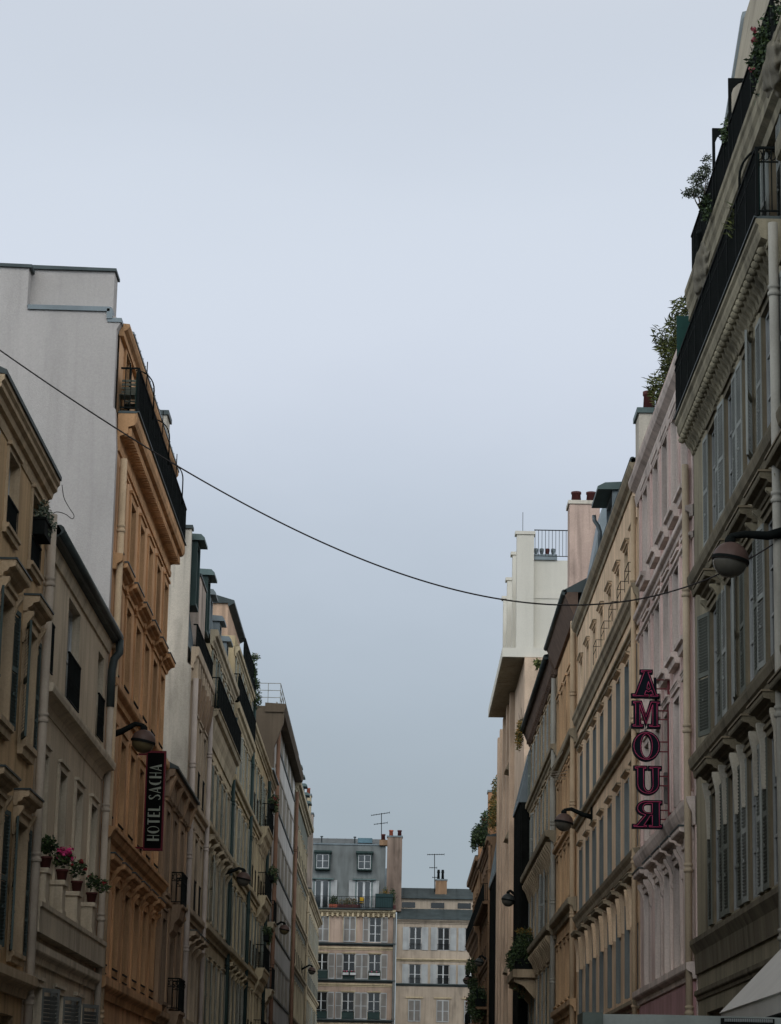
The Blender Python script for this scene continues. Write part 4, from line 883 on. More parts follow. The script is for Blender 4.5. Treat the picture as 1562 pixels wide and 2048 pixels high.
lamp('brown-topped globe street lamp reaching out beside the black hotel sign', LXL, 53.75, 9.45, -5.33, 9.32, dm=DIFFA)
lamp('globe street lamp on the sand building with louvred shutters, second on the left row', LXL, 90.3, 10.05, -5.30, 9.85)
lamp('globe street lamp before the modern white-banded block', -6.08, 127.6, 10.95, -5.43, 10.85, dm=DIFFA)
lamp('small far globe street lamp at the end of the left row', -6.15, 172, 11.55, -5.45, 11.45)
lamp('large globe street lamp near the right edge, crossed by the overhead wire', LXR, 34.9, 9.72, 4.50, 9.27, dy=.0)
lamp('globe street lamp between the yellow and the orange-cream buildings', LXR, 70.9, 9.95, 4.52, 9.78)
lamp('dark globe street lamp in front of the pale tower pilasters', LXR - .35, 108.5, 11.1, 4.62, 10.85, top=LAMPTOPD, r=.27)
lamp('dim globe street lamp among plants on the dark brown building', LXR, 150, 11.0, 4.78, 10.85, top=LAMPTOPD)
lamp('farthest globe street lamp on the right row, before the closing cream building', LXR, 181, 11.65, 4.9, 11.5)

# ================================================================== WIRE over the street
WIRE = mat('black_cable', (.012, .009, .009), .7, .1)
pts = [(-6.03, 12.36), (-5.70, 12.10), (-3.97, 10.93), (-1.84, 9.86), (-.31, 9.08), (1.34, 8.65), (2.04, 8.61), (3.06, 8.70), (4.09, 9.0), (4.99, 9.46), (5.3, 9.64)]
def spline(p, n=8):
    o = []
    for i in range(len(p) - 1):
        a, b_, c, d = [Vector(p[min(max(j, 0), len(p) - 1)]) for j in (i - 1, i, i + 1, i + 2)]
        for k in range(n):
            t = k / n; o.append(.5 * ((2 * b_) + (c - a) * t + (2 * a - 5 * b_ + 4 * c - d) * t * t + (3 * b_ - a - 3 * c + d) * t ** 3))
    return o + [Vector(p[-1])]
# smooth sag: fit a cubic through the hung points
import numpy as _np
_k = _np.polyfit([p[0] for p in pts], [p[1] for p in pts], 4)
m = MB(lambda x, y, z: (x, y, z)); m.tube([(x, 35.0, float(_np.polyval(_k, x))) for x in [-6.03 + 11.3 * i / 90 for i in range(91)]], .0105, 8)
tag(m.build('overhead_wire', WIRE), 'black wire sagging across the whole street between the two rows', 'wire')
m = MB(lambda x, y, z: (x, y, z)); m.tube(spline([(-5.80, 42.8, 12.1), (-5.77, 42.9, 11.9), (-5.68, 43.0, 11.74), (-5.60, 43.0, 11.62), (-5.63, 43.0, 11.56), (-5.75, 43.0, 11.64), (-5.9, 42.95, 11.66), (-6.0, 42.85, 11.55)], 6), .007, 5)
tag(m.build('loose_cable', WIRE), 'thin loose cable curling from the cornice of the peach corner house', 'cable')

# ================================================================== SIGNS
REDM = metal('dark_red_sign_metal', (.10, .004, .012), .5); BLK = mat('black_sign_face', (.003, .003, .003), .8, .1, spec=.05); LETW = mat('pale_green_white_letter', (.21, .235, .19), .6, .1)
t = thing('hotel_sign', 'tall black sign with a dark red edge reading HOTEL SACHA upward', 'sign', (-5.57, 59.3, 7.6))
m = MB(); 
X0, X1, Z0, Z1 = -.20, .21, .04, 2.28
m = MB(XZ); m.box(X0 - .02, X1 + .02, Z0 - .02, Z0 + .03, -.07, .07); m.box(X0 - .02, X1 + .02, Z1 - .03, Z1 + .02, -.07, .07); m.box(X0 - .02, X0 + .012, Z0 + .03, Z1 - .03, -.07, .07); m.box(X1 - .02, X1 + .02, Z0 + .03, Z1 - .03, -.07, .07)
m.build('frame', REDM, t)
m = MB(XZ); m.box(X0 + .012, X1 - .02, Z0 + .03, Z1 - .03, -.06, .06); m.build('panel', BLK, t)
m = MB(XZ); m.box(-.46, X0 - .02, .06, .10, -.02, .02); m.box(-.46, X0 - .02, 2.2, 2.24, -.02, .02); m.build('bracket', REDM, t)
# high-contrast stencil capitals on a unit box (x 0..w, y 0..1); thick = .17, thin = .05
def arc(cx, cy, rx, ry, a0, a1, n=14): return [(cx + rx * math.cos(R_(a0 + (a1 - a0) * i / n)), cy + ry * math.sin(R_(a0 + (a1 - a0) * i / n))) for i in range(n + 1)]
def glyph(c):
    """list of filled polygons and the advance width"""
    K, k = .17, .05
    def bar(x0, y0, x1, y1): return [(x0, y0), (x1, y0), (x1, y1), (x0, y1)]
    def band(o, i): return o + i[::-1]
    if c == 'H': return [bar(0, 0, K, 1), bar(.42, 0, .42 + k, 1), bar(K, .44, .42, .51)], .62
    if c == 'O': return [band(arc(.3, .5, .3, .5, 95, 265), arc(.3, .5, .12, .46, 95, 265)), band(arc(.3, .5, .3, .5, -85, 85), arc(.3, .5, .24, .46, -85, 85))], .74
    if c == 'T': return [bar(.17, 0, .17 + K, .93), bar(0, .93, .51, 1)], .64
    if c == 'E': return [bar(0, 0, K, 1), bar(K, .93, .4, 1), bar(K, .46, .36, .53), bar(K, 0, .4, .07)], .52
    if c == 'L': return [bar(0, 0, K, 1), bar(K, 0, .4, .07)], .50
    if c == 'S': return [[(.40, .80), (.38, .93), (.22, 1.0), (.06, .93), (.02, .76), (.10, .62), (.30, .42), (.33, .22), (.26, .07), (.14, .05), (.03, .2), (.0, .18), (.06, .03), (.22, 0), (.38, .06), (.45, .24), (.40, .42), (.20, .62), (.15, .78), (.2, .93), (.3, .93), (.36, .80)]], .56
    if c == 'A': return [[(0, 0), (.055, 0), (.29, .9), (.25, 1)], [(.25, 1), (.30, 1), (.56, 0), (.37, 0)], [(.09, .25), (.43, .25), (.42, .31), (.10, .31)]], .68
    if c == 'C': return [band(arc(.3, .5, .3, .5, 70, 290), arc(.3, .5, .12, .45, 78, 282))], .58
    return [], .42
text = 'HOTEL SACHA'; adv = sum(glyph(c)[1] for c in text); sx_ = 1.78 / adv; H_ = .275; z = .24
for c in text:
    polys, a_ = glyph(c)
    if polys:
        m = MB(XZ)
        for p in polys: m.prism([(.142 - y * H_, z + x * sx_) for x, y in p], lambda x, y, q: (x, y, q), -.075, -.055)
        m.build('letter', LETW, t)
    z += a_ * sx_

NAVY = mat('navy_letter_face', (.004, .008, .013), .7, .1, spec=.08); NEON = mat('pink_red_neon_tube', (.33, .035, .10), .35, .05, emit=((.9, .05, .18), .035)); BARR = metal('dull_red_bar', (.14, .03, .035))
t = thing('letter_sign', 'tall vertical sign of dark letters outlined in pink-red tubes, spelling AMOUR mirrored', 'sign', (5.3, 50.5, 7.3))
def offs(p, d):
    n = len(p); o = []
    area = sum(p[i][0] * p[(i + 1) % n][1] - p[(i + 1) % n][0] * p[i][1] for i in range(n)); sg = 1 if area > 0 else -1
    for i in range(n):
        a, q, c = Vector(p[i - 1]), Vector(p[i]), Vector(p[(i + 1) % n])
        e1, e2 = (q - a).normalized(), (c - q).normalized(); n1, n2 = Vector((e1.y, -e1.x)) * sg, Vector((e2.y, -e2.x)) * sg
        k = (n1 + n2); k = k / max(.35, k.length_squared / 2) if k.length > 1e-4 else n1
        o.append(tuple(q + k * d))
    return o
def amour(c):
    """neon outlines (closed loops) on a unit box"""
    if c == 'A': return [[(0, 0), (.62, 0), (.62, .05), (.46, .05), (.52, .22), (.62, .16), (.74, .24), (.82, .05), (.70, .05), (.70, 0), (1, 0), (1, .05), (.92, .05), (.60, .95), (.74, .95), (.74, 1), (.34, 1), (.34, .95), (.46, .95), (.12, .05), (0, .05)]], [[(.55, .30), (.62, .26), (.70, .32), (.62, .58)]]
    if c == 'M': return [[(0, 0), (.36, 0), (.36, .05), (.26, .05), (.26, .9), (.5, .12), (.76, .9), (.76, .05), (.62, .05), (.62, 0), (1, 0), (1, .05), (.92, .05), (.92, .95), (1, .95), (1, 1), (.70, 1), (.5, .38), (.30, 1), (.02, 1), (.02, .95), (.10, .95), (.10, .05), (0, .05)]], []
    if c == 'O': return [arc(.5, .5, .5, .5, 0, 345, 23)], [arc(.5, .5, .235, .455, 0, 345, 23)]
    if c == 'U': return [[(0, 1), (0, .95), (.10, .95)] + arc(.51, .36, .41, .36, 180, 360, 14) + [(.92, .95), (1, .95), (1, 1), (.58, 1), (.58, .95), (.70, .95)] + arc(.52, .34, .19, .28, 360, 180, 12) + [(.33, .95), (.42, .95), (.42, 1)]], []
    if c == 'R': return [[(1, 0), (1, .05), (.93, .05), (.93, .95), (1, .95), (1, 1), (.48, 1)] + arc(.48, .74, .34, .26, 90, 250, 12)[1:] + [(.44, .47), (.12, .05), (0, .05), (0, 0), (.46, 0), (.46, .05), (.36, .05), (.60, .45), (.68, .47), (.68, .05), (.56, .05), (.56, 0)]], [[(.68, .93), (.50, .93)] + arc(.50, .735, .17, .195, 95, 265, 9) + [(.50, .54), (.68, .54)]]
# (glyph R is drawn mirrored, as the back of the sign shows it)
for c, zt, zb, xl, xr in (('A', 10.42, 9.92, 4.56, 5.05), ('M', 9.80, 9.32, 4.56, 5.07), ('O', 9.20, 8.67, 4.575, 5.065), ('U', 8.52, 8.01, 4.60, 5.09), ('R', 7.85, 7.36, 4.57, 5.10)):
    outer, inner = amour(c); fx = lambda p: [(xl - 5.3 + x * (xr - xl), zb - 7.3 + y * (zt - zb)) for x, y in p]
    m = MB(XZ); tb = MB(XZ)
    for p in outer:
        q = fx(p); big = offs(q, .032); hol = [offs(fx(h), -.022) for h in inner]
        # face with hole via bmesh-free trick: triangulate with mathutils
        from mathutils.geometry import tessellate_polygon
        loops = [[Vector((x, y, 0)) for x, y in big]] + [[Vector((x, y, 0)) for x, y in h] for h in hol]
        flatp = [v for l in loops for v in l]; tris = tessellate_polygon(loops)
        for yy in (-.07, .07):
            ids = [m.p(v.x, v.y, yy) for v in flatp]
            for tr in tris: m.facei([ids[k] for k in tr])
        for l in loops:
            A = [m.p(v.x, v.y, -.07) for v in l]; B_ = [m.p(v.x, v.y, .07) for v in l]
            for k in range(len(l)): m.facei([A[k], A[(k + 1) % len(l)], B_[(k + 1) % len(l)], B_[k]])
        for lp in [q] + [fx(h) for h in inner]:
            P = [(x, y, -.085) for x, y in lp] + [(lp[0][0], lp[0][1], -.085)]
            for k in range(len(P) - 1):
                if (Vector(P[k]) - Vector(P[k + 1])).length > 1e-4: tb.tube([P[k], P[k + 1]], .0062, 5)
    le = m.build('letter', NAVY, t); le['label'] = 'dark letter ' + {'R': 'R, mirrored'}.get(c, c) + ' with pink-red tube outline'
    tb.build('neon_tube', NEON, le)
    k = MB(XZ)
    for f in (.32, .68): zz = zb - 7.3 + f * (zt - zb); k.box(xr - 5.3 - .03, .0, zz - .012, zz + .012, -.01, .02)
    k.build('bracket', BARR, t)
m = MB(XZ); m.box(-.06, .0, .1, 3.1, -.03, .03); m.build('mounting_rail', BARR, t)
m = MB(XZ); m.box(-.12, -.0, .55, 1.15, .1, .22); m.build('transformer_box', metal('grey_box', (.12, .11, .10)), t)
m = MB(XZ); m.tube([(-.3, 3.0, 0), (-.28, 2.4, 0)], .03, 6); m.build('cable_joint', NAVY, t)

# ================================================================== PLANTS
def leaves(clumps, n, L_, W_, mats, seed, name='foliage', parent=None, drop=0.0, up=0.0, stems=None):
    """many small leaf faces scattered through clumps (centre, radii), thinner towards their rims"""
    r = random.Random(seed); m = MB(lambda x, y, z: (x, y, z))
    wts = [c[1][0] * c[1][1] * c[1][2] for c in clumps]
    for _ in range(n):
        c, rad = r.choices(clumps, wts)[0]
        while True:
            q = Vector((r.uniform(-1, 1), r.uniform(-1, 1), r.uniform(-1, 1)))
            if q.length < 1: break
        q *= (.75 + .4 * r.random())
        p = Vector((c[0] + q.x * rad[0], c[1] + q.y * rad[1], c[2] + q.z * rad[2]))
        d = Vector((r.gauss(0, 1) + q.x * .6, r.gauss(0, 1) + q.y * .6, r.gauss(0, .7) + up - drop)).normalized()
        s = d.cross(Vector((r.gauss(0, 1), r.gauss(0, 1), r.gauss(0, 1)))).normalized(); nn = d.cross(s)
        l = L_ * r.uniform(.6, 1.25); w_ = W_ * r.uniform(.7, 1.2)
        a, b_, e = p, p + d * l * .5 + nn * l * .08, p + d * l
        mi = r.choices(range(len(mats)), [3, 3, 1.6][:len(mats)])[0]
        m.face([tuple(a), tuple(b_ + s * w_), tuple(e), tuple(b_ - s * w_)], mi)
    for st in stems or []: m.tube(st[0], st[1], 5, len(mats), r2=st[1] * .4)
    return m.build(name, list(mats) + [TWIG], parent)
def petals(pts, r0, m_, parent, seed):
    r = random.Random(seed)
    for c, rad in pts:
        m = MB(lambda x, y, z: (x, y, z))
        for _ in range(26):
            d = Vector((r.gauss(0, 1), r.gauss(0, 1), r.gauss(0, 1))).normalized(); p = Vector(c) + d * rad * r.uniform(.3, 1)
            s = d.cross(Vector((r.gauss(0, 1), r.gauss(0, 1), r.gauss(0, 1)))).normalized(); t_ = (d.cross(s) + d * .4).normalized()
            m.face([tuple(p - s * r0), tuple(p + t_ * r0), tuple(p + s * r0), tuple(p - t_ * r0)])
        m.build('flower', m_, parent)
def pot(name, r, h, m_, parent, c=(0, 0, 0)):
    m = MB(XZ); m.lathe([(0, 0), (r * .72, 0), (r * .95, h * .8), (r * 1.08, h * .82), (r * 1.08, h), (r * .95, h), (r * .9, h * .9), (0, h * .9)], c, 14); return m.build(name, m_, parent)
# four pots on the low cream house's pedestals
for k, (u, lab) in enumerate(((43.5, 'clay pot with a bushy green plant, nearest of four on the cream house ledge'), (45.7, 'clay pot crowded with bright pink flowers on the cream house ledge'),
                              (47.9, 'clay pot with a sparse red-flowered plant, third along the cream house ledge'), (50.3, 'clay pot with a spreading dark plant, farthest on the cream house ledge'))):
    t = thing('flower_pot', lab, 'flower pot', (-AL + .17, u, 5.685), 'flower pots on the cream house ledge')
    pot('pot', .105, .2, REDPOT, t)
    cl = [((0, 0, .38), (.17, .2, .15))] if k < 2 else [((0, 0, .40), (.12, .15, .17)), ((.05, -.1, .48), (.1, .12, .1))] if k == 2 else [((.02, 0, .40), (.13, .15, .15)), ((.2, .05, .34), (.13, .12, .15))]
    leaves(cl, (420, 300, 170, 300)[k], .075, .022, LEAF, 11 + k, parent=t)
    if k == 1: petals([((.02, -.1, .46), .13), ((.10, -.05, .50), .12), ((-.03, .02, .50), .12), ((.13, 0, .40), .1)], .035, PINKF, t, 4)
    if k == 2: petals([((.15, -.05, .42), .05), ((.08, -.12, .55), .05), ((-.1, 0, .5), .04)], .022, REDF, t, 5)
    if k == 3: petals([((.22, .0, .38), .05), ((-.05, 0, .5), .05)], .02, REDF, t, 6)
# planter on the peach house
t = thing('window_box', 'dark window box with a pale trailing plant on the peach house top floor', 'planter', (-AL + .12, 41.45, 10.85))
m = MB(XZ); m.box(-.1, .1, 0, .26, -.4, .4); m.box(-.115, .115, .24, .28, -.42, .42); m.build('planter', IRON, t)
leaves([((.02, 0, .38), (.12, .42, .14)), ((.09, .2, .24), (.08, .25, .17)), ((.04, -.2, .5), (.08, .16, .12))], 520, .07, .018, OLIVE, 31, parent=t)
# olive tree in a pot on the greige building's balcony
t = thing('potted_olive_tree', 'small olive tree leaning out over the upper balcony of the greige building', 'tree', (5.27, 44.1, 16.95))
pot('pot', .12, .34, IRON, t)
st = [([(0, 0, .35), (-.02, 0, .7), (-.08, 0, 1.0)], .03), ([(-.02, 0, .7), (-.12, .1, .95), (-.2, .1, 1.2)], .016), ([(-.05, 0, .85), (.03, -.1, 1.1), (.05, -.15, 1.4)], .014)]
m = MB(); 
for p, r0 in st: m.tube(p, r0, 6, r2=r0 * .4)
m.build('trunk', BARK, t)
leaves([((-.18, .1, 1.12), (.13, .2, .1)), ((-.1, 0, 1.34), (.14, .22, .12)), ((.02, -.1, 1.42), (.12, .22, .17)), ((-.02, .1, 1.16), (.14, .2, .13)), ((.05, -.2, 1.65), (.08, .12, .1)), ((-.3, .1, 1.1), (.08, .1, .08))], 1300, .06, .014, OLIVE, 41, name='crown', parent=t)
# bamboo on the pink building's roof edge
t = thing('potted_bamboo', 'tall feathery bamboo rising above the pink building roof edge', 'plant', (5.68, 50.9, 15.75))
m = MB(XZ); m.box(-.2, .25, 0, .35, -4.2, 3.2); m.build('planter', IRON, t)
st = []; cl = []; r = random.Random(5)
for k in range(17):
    y = -4.0 + 7.0 * k / 16; hgt = r.uniform(.6, 1.25) + (.25 if 6 < k < 12 else 0); lean = r.uniform(-.5, .05)
    if k > 12: hgt *= .8
    st.append(([(r.uniform(-.1, .1), y, .3), (lean * .5, y + r.uniform(-.2, .2), .3 + hgt * .6), (lean, y + r.uniform(-.4, .4), .3 + hgt)], .012))
    for f in (.35, .6, .8, 1.0): cl.append(((lean * f, y + r.uniform(-.2, .2), .3 + hgt * f), (.2 * (1.15 - f * .4), .36, .2)))
leaves(cl, 9500, .16, .018, BAMB, 51, parent=t, up=.1, stems=st)
# flowers at the top right corner
t = thing('balcony_planter', 'dark trough of leafy plants with pink blooms at the top right balcony', 'planter', (5.33, 36.0, 16.92))
m = MB(XZ); m.box(-.1, .2, 0, .35, -.9, .6); m.build('planter', IRON, t)
leaves([((-.05, -.2, .45), (.2, .8, .25)), ((-.18, -.1, .25), (.13, .7, .35)), ((-.1, .3, -.05), (.12, .3, .3)), ((.05, -.5, .7), (.2, .5, .2))], 950, .085, .026, LEAF, 61, parent=t)
petals([((-.28, -.2, .42), .05), ((-.25, .25, .16), .05), ((-.3, -.4, .5), .05)], .03, mat('coral_pink_petal', (.36, .09, .11), .6, .2, 9), t, 9)
t = thing('balcony_planter', 'small bright green plant behind the upper balcony rail below the steel posts', 'planter', (5.34, 40.4, 16.92))
m = MB(XZ); m.box(-.1, .15, 0, .3, -.4, .4); m.build('planter', IRON, t)
leaves([((-.08, 0, .8), (.13, .35, .22)), ((-.02, -.1, 1.0), (.1, .2, .12))], 380, .08, .02, LEAF[1:], 62, parent=t, stems=[([(0, 0, .2), (-.05, 0, .8)], .012)])
t = thing('potted_plant', 'spiky yellow-green plant on the lower balcony of the greige building', 'plant', (5.12, 37.9, 14.42))
pot('pot', .1, .25, IRON, t); leaves([((-.02, 0, .75), (.14, .3, .28))], 240, .22, .012, BAMB, 63, parent=t, up=.9)
t = thing('potted_plant', 'sprawling vine hanging on the upper balcony edge beside the carved console', 'plant', (5.1, 42.2, 16.95))
pot('pot', .07, .16, IRON, t); leaves([((-.02, 0, .2), (.08, .4, .12)), ((-.03, -.3, -.1), (.06, .3, .14))], 260, .07, .02, LEAF, 64, parent=t)
# left row balcony plants
t = thing('potted_plant', 'leafy plant with pale blossom above the top black balcony of the pale ochre building', 'plant', (-6.05, 102.6, 18.55))
pot('pot', .2, .4, GREENP, t); leaves([((.05, 0, .95), (.16, .5, .22)), ((.15, .3, .7), (.14, .4, .2)), ((.2, 0, 1.25), (.16, .4, .12))], 520, .12, .03, LEAF, 71, parent=t, stems=[([(0, 0, .3), (.05, 0, 1.3)], .03)])
petals([((.25, 0, 1.32), .1), ((.12, .2, 1.3), .1)], .05, mat('white_blossom', (.45, .44, .42), .7), t, 3)
t = thing('potted_plant', 'dark plant hung outside the far end of that top black balcony', 'plant', (-6.0, 104.0, 18.55))
pot('pot', .2, .4, GREENP, t); leaves([((.12, 0, .4), (.16, .5, .25)), ((.2, .3, -.2), (.13, .4, .4))], 420, .12, .03, LEAF, 72, parent=t)
for i, (y, z, lab) in enumerate(((116.3, 15.5, 'red geraniums spilling over a black bay balcony on the narrow beige building'), (114.6, 9.6, 'drooping dark plant on the lower bay balcony of the narrow beige building'), (117.8, 12.5, 'round shrub on the middle bay balcony of the narrow beige building'))):
    t = thing('balcony_planter', lab, 'planter', (-5.66, y, z - .2))
    m = MB(XZ); m.box(-.1, .12, 0, .25, -.5, .5); m.build('planter', IRON, t)
    leaves([((.06, 0, .4), (.2, .7, .28)), ((.12, .2, .1), (.14, .5, .25))], 500, .11, .03, LEAF, 80 + i, parent=t)
    if i == 0: petals([((.15, -.3, .5), .15), ((.2, .2, .3), .14)], .05, mat('muted_red_petal', (.16, .03, .025), .6, .2, 9), t, 12)
# right row
t = thing('balcony_hedge', 'big dark bush with orange tips on the bracketed balcony of the beige building', 'plant', (4.85, 101, 7.46))
m = MB(XZ); m.box(-.35, .35, 0, .4, -2.2, 2.2); m.build('planter', IRON, t)
leaves([((0, 0, .75), (.45, 2.2, .45)), ((.05, -.3, 1.15), (.38, 1.7, .35)), ((-.3, .2, .5), (.28, 1.8, .5)), ((-.1, -1.6, .4), (.45, .8, .7)), ((-.1, -1.5, -.5), (.2, .5, .6))], 3800, .13, .032, LEAF, 91, parent=t)
leaves([((.05, -.5, 1.5), (.3, 1.3, .14))], 320, .12, .03, AUT, 92, parent=t, name='autumn_foliage')
t = thing('roof_plant', 'ivy and twigs growing at the eave of the beige building before the ivory tower', 'plant', (4.95, 103.0, 17.15))
leaves([((-.1, 0, .2), (.12, .8, .3)), ((-.16, .5, -.3), (.12, .9, .5)), ((-.1, 1.0, .0), (.12, .5, .5))], 700, .11, .03, AUT, 93, parent=t, stems=[([(0, 0, 0), (-.1, .1, .9)], .015), ([(0, .4, 0), (-.2, .3, .7)], .012)])
t = thing('roof_plant', 'sprig with broad yellow-green leaves over the brown eave gutter', 'plant', (4.98, 90.0, 17.2))
leaves([((-.12, 0, .3), (.12, .4, .12)), ((-.2, .2, .42), (.1, .3, .06))], 90, .16, .05, BAMB, 94, parent=t, stems=[([(0, 0, 0), (-.2, .1, .4)], .012)])
t = thing('terrace_shrub', 'green shrub overflowing the roof terrace of the dark brown building', 'shrub', (4.95, 150.5, 17.6))
leaves([((0, 0, .5), (.4, 2.6, .7)), ((-.35, .5, .6), (.3, 1.6, .6)), ((-.5, 1.5, .2), (.2, 1.2, .5)), ((.1, -1.5, 1.3), (.3, 1.5, .5))], 2300, .17, .045, LEAF, 95, parent=t)
t = thing('terrace_shrub', 'ochre climbing shrub against the second black building, above the green one', 'shrub', (5.3, 143.0, 18.4))
leaves([((-.02, 0, .6), (.22, 1.5, .7)), ((-.05, .8, -.1), (.25, 1.5, .7)), ((.05, -.8, 1.5), (.2, 1, .6))], 1400, .15, .04, AUT, 96, parent=t)
t = thing('balcony_hedge', 'dark hedge with a red-flowered end on the lowest balcony, far right row', 'plant', (4.75, 150, 8.25))
m = MB(XZ); m.box(-.25, .3, 0, .4, -3.5, 5.0); m.build('planter', IRON, t)
leaves([((0, 0, .6), (.4, 4.4, .55)), ((-.3, 1, .3), (.3, 3.5, .7)), ((-.1, -2, -.3), (.4, 2, .6))], 2600, .17, .045, LEAF, 97, parent=t)
petals([((-.5, 3.6, .7), .25), ((-.45, 2.6, .4), .2)], .06, mat('muted_red_petal', (.16, .03, .025), .6, .2, 9), t, 13)
t = thing('balcony_plant', 'straggly plants hanging from a far balcony above the red-flowered hedge', 'plant', (4.75, 163, 11.0))
leaves([((0, 0, .4), (.35, 3, .5)), ((.1, 1, -.6), (.3, 3, .5)), ((.1, -2, -1.4), (.3, 2, .5))], 1300, .17, .04, LEAF, 98, parent=t)
# planted balcony at the street's end
for i, (x, w_, h, mm, lab, fl) in enumerate(((-3.9, .95, .75, AUT, 'golden-green bushes along the mansard balcony, middle of the railing', None), (-5.2, .35, .9, LEAF, 'slim green shrub on the mansard balcony between the two french windows', REDPOT),
                                       (-1.0, .4, 1.6, AUT, 'tall tufted plant at the right end of the mansard balcony by the teal screen', None), (-.35, .3, 1.5, LEAF, 'dark shrub behind the teal screen of the mansard balcony', None))):
    t = thing('balcony_planter', lab, 'planter', (x, EY - .42, 19.02))
    m = MB(XZ); m.box(-w_, w_, 0, .28, -.15, .15); m.build('planter', REDPOT if i != 1 else TERRA, t)
    leaves([((0, 0, h * .6), (w_, .25, h * .45)), ((w_ * .2, 0, h * .9), (w_ * .5, .2, h * .25))], 420, .13, .035, mm, 110 + i, parent=t)
t = thing('folding_chair', 'small yellow chair on the mansard balcony at the end of the street', 'chair', (-2.85, EY - .4, 19.02))
YC = paint('yellow_chair_paint', (.42, .25, .02))
m = MB(XZ); m.box(-.2, .2, .42, .46, -.2, .2); m.build('seat', YC, t); m = MB(XZ); m.box(-.2, .2, .6, .9, .18, .21); m.build('backrest', YC, t)
for sx1 in (-.18, .18):
    for sy1 in (-.18, .18): m = MB(XZ); m.box(sx1 - .015, sx1 + .015, 0, .42 if sy1 < 0 else .9, sy1 - .015, sy1 + .015); m.build('leg', IRON, t)
for i, (x, lab) in enumerate(((-4.05, 'white window box with tiny blooms under the middle window, third floor of the blush building'), (-3.45, 'white window box right half of the middle window, third floor of the blush building'), (-1.7, 'long white window box under the right window, third floor of the blush building'))):
    t = thing('window_box', lab, 'planter', (x, EY - .16, 13.62)); w_ = .24 if i < 2 else .45
    m = MB(XZ); m.box(-w_, w_, 0, .2, -.11, .11); m.build('planter', FRAME, t); leaves([((0, 0, .24), (w_, .1, .09))], 90, .08, .025, LEAF, 120 + i, parent=t); petals([((-w_ * .5, 0, .3), .05), ((w_ * .4, 0, .3), .05)], .03, PINKF, t, i)
# slatted folding chairs on the orange building's roof balcony
for y, x, lab in ((53.4, -5.92, 'slatted folding chair at the near end of the orange building roof balcony'), (54.15, -5.9, 'second slatted chair behind it on the orange building roof balcony')):
    t = thing('folding_chair', lab, 'chair', (x, y, 16.22), 'folding chairs on the roof balcony')
    WOOD = mat('grey_green_slats', (.10, .11, .085), .7, .2, 4)
    m = MB(XZ)
    for k in range(5): m.box(-.2, .2, .43, .45, -.2 + k * .085, -.14 + k * .085)
    m.build('seat', WOOD, t); m = MB(XZ)
    for k in range(4): m.box(-.2, .2, .58 + k * .085, .63 + k * .085, .19 + k * .012, .21 + k * .012)
    m.build('backrest', WOOD, t)
    for sx1 in (-.19, .19):
        m = MB(XZ); m.tube([(sx1, 0, -.22), (sx1, .45, .1), (sx1, .92, .24)], .013, 6); m.build('leg', WOOD, t); m = MB(XZ); m.tube([(sx1 * .9, 0, .24), (sx1 * .9, .44, -.18)], .013, 6); m.build('leg', WOOD, t)

# ================================================================== AERIALS on the far roofs
def aerial(label, x, y, z0, z1, arms):
    t = thing('tv_aerial', label, 'aerial', (x, y, z0), 'roof aerials')
    m = MB(XZ); m.tube([(0, 0, 0), (-.06, z1 - z0, 0)], .035, 6); m.build('mast', IRON, t)
    for zz, xa, xb, tilt, n in arms:
        m = MB(XZ); a, c = (xa, zz - z0 + (xa) * tilt), (xb, zz - z0 + xb * tilt); m.tube([(*a, 0), (*c, 0)], .028, 5)
        for k in range(n):
            f = k / max(1, n - 1); q = (a[0] + (c[0] - a[0]) * f, a[1] + (c[1] - a[1]) * f); l = .28 if k < n - 1 else .42
            m.tube([(q[0], q[1], -l), (q[0], q[1], l)], .014, 4); m.tube([(q[0], q[1] - l * .22, 0), (q[0], q[1] + l * .22, 0)], .014, 4)
        m.build('antenna', IRON, t)
aerial('tall television aerial beside the rose chimney of the blush building', -1.33, EY + 1.0, 24.4, 27.0, ((26.95, -.9, .62, .17, 8), (26.15, -.65, .45, .14, 5)))
aerial('television aerial on the slate roof beside the twin black chimney pots', 3.15, EY + 2.4, 20.7, 23.85, ((23.8, -.65, .75, .03, 8), (22.7, -.45, .15, 0, 4), (21.9, -.2, .2, 0, 3)))
t = thing('drying_rack', 'thin pole and drying rack sticking out from the orange-cream building', 'rack', (AR, 80.5, 13.2))
m = MB(XZ); m.tube([(0, .2, 0), (-.62, -.75, 0)], .014, 5); 
for k in range(4): m.tube([(-.05, -.7 - .05 * k, .3 * k), (-.65, -.78 - .03 * k, .3 * k)], .009, 4)
m.build('rack', paint('pale_rack_paint', (.30, .27, .22)), t)

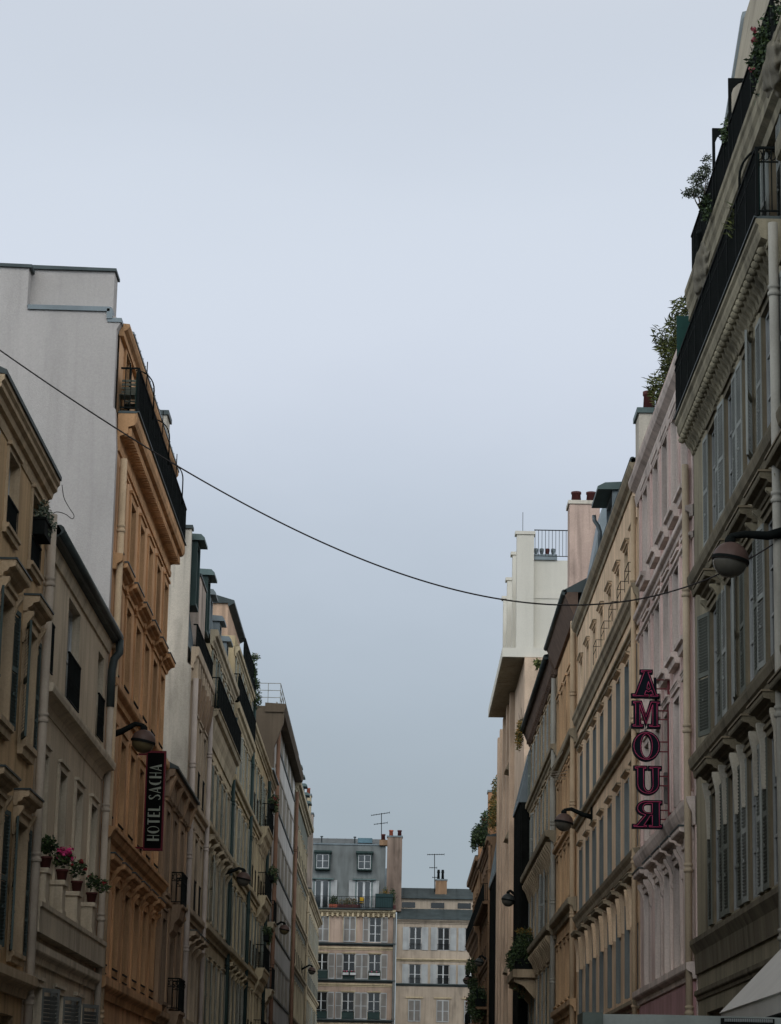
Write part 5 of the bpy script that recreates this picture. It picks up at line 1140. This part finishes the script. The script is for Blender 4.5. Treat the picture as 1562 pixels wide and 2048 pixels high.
# ================================================================== VAN: only its top edge shows
VP_ = metal('grey_white_van_paint', (.27, .31, .30), .35); 
t = thing('parked_van', 'grey-white van roof at the bottom right corner with a ribbed lamp strip', 'van', (2.65, 22.0, 0))
m = MB(XZ)
prof = [(-1.02, .45), (1.02, .45), (1.06, .9), (1.05, 1.6), (1.0, 2.3), (.96, 2.46), (.86, 2.53), (.5, 2.55), (-.5, 2.555), (-.95, 2.55), (-1.02, 2.53), (-1.05, 2.3), (-1.06, 1.0)]
m.prism(prof, lambda x, y, q: (x, y, q), 0, 4.6); m.prism([(x * .97, y if y < 1.3 else 1.3 + (y - 1.3) * .5) for x, y in prof], lambda x, y, q: (x, y, q), 4.6, 5.6); m.build('body', VP_, t)
DKV = metal('dark_roof_corner_cap', (.10, .13, .12), .5)
m = MB(XZ); m.box(-1.09, -.92, 2.2, 2.562, -.05, .6); m.build('corner_cap', DKV, t)
m = MB(XZ); m.box(.06, .50, 2.475, 2.535, -.06, .02); o = m.build('lamp_housing', IRON, t)
m = MB(XZ)
for k in range(26): m.box(.085 + k * .0155, .094 + k * .0155, 2.505, 2.53, -.075, -.06)
m.build('lamp_strip', metal('ribbed_chrome', (.35, .38, .38), .3, .5), o)
for d in (-1, 1):
    m = MB(XZ); a, c = sorted((d * .03, d * .93)); m.box(a, c, .6, 2.4, -.03, -.001); dr = m.build('door', VP_, t)
    m = MB(XZ); a, c = sorted((d * .12, d * .82)); m.box(a, c, 1.45, 2.1, -.04, -.03); m.build('window', GLASS, dr)
    m = MB(XZ); a, c = sorted((d * .95, d * 1.04)); m.box(a, c, .95, 1.5, -.04, .05); m.build('tail_light', REDM, t)
    for y in (.9, 4.3):
        q = MB(lambda u, v, w_: (v, u, w_)); q.lathe([(0, -.1), (.2, -.1), (.34, -.09), (.36, -.05), (.36, .06), (.33, .1), (0, .1)], (y, d * .98, .345), 20)
        q2 = MB(lambda u, v, w_: (v, u, w_)); wh = q.build('wheel', mat('tyre_rubber', (.015, .015, .015), .9), t)
m = MB(XZ); m.box(-1.03, 1.03, .42, .62, -.12, .0); m.build('bumper', IRON, t)
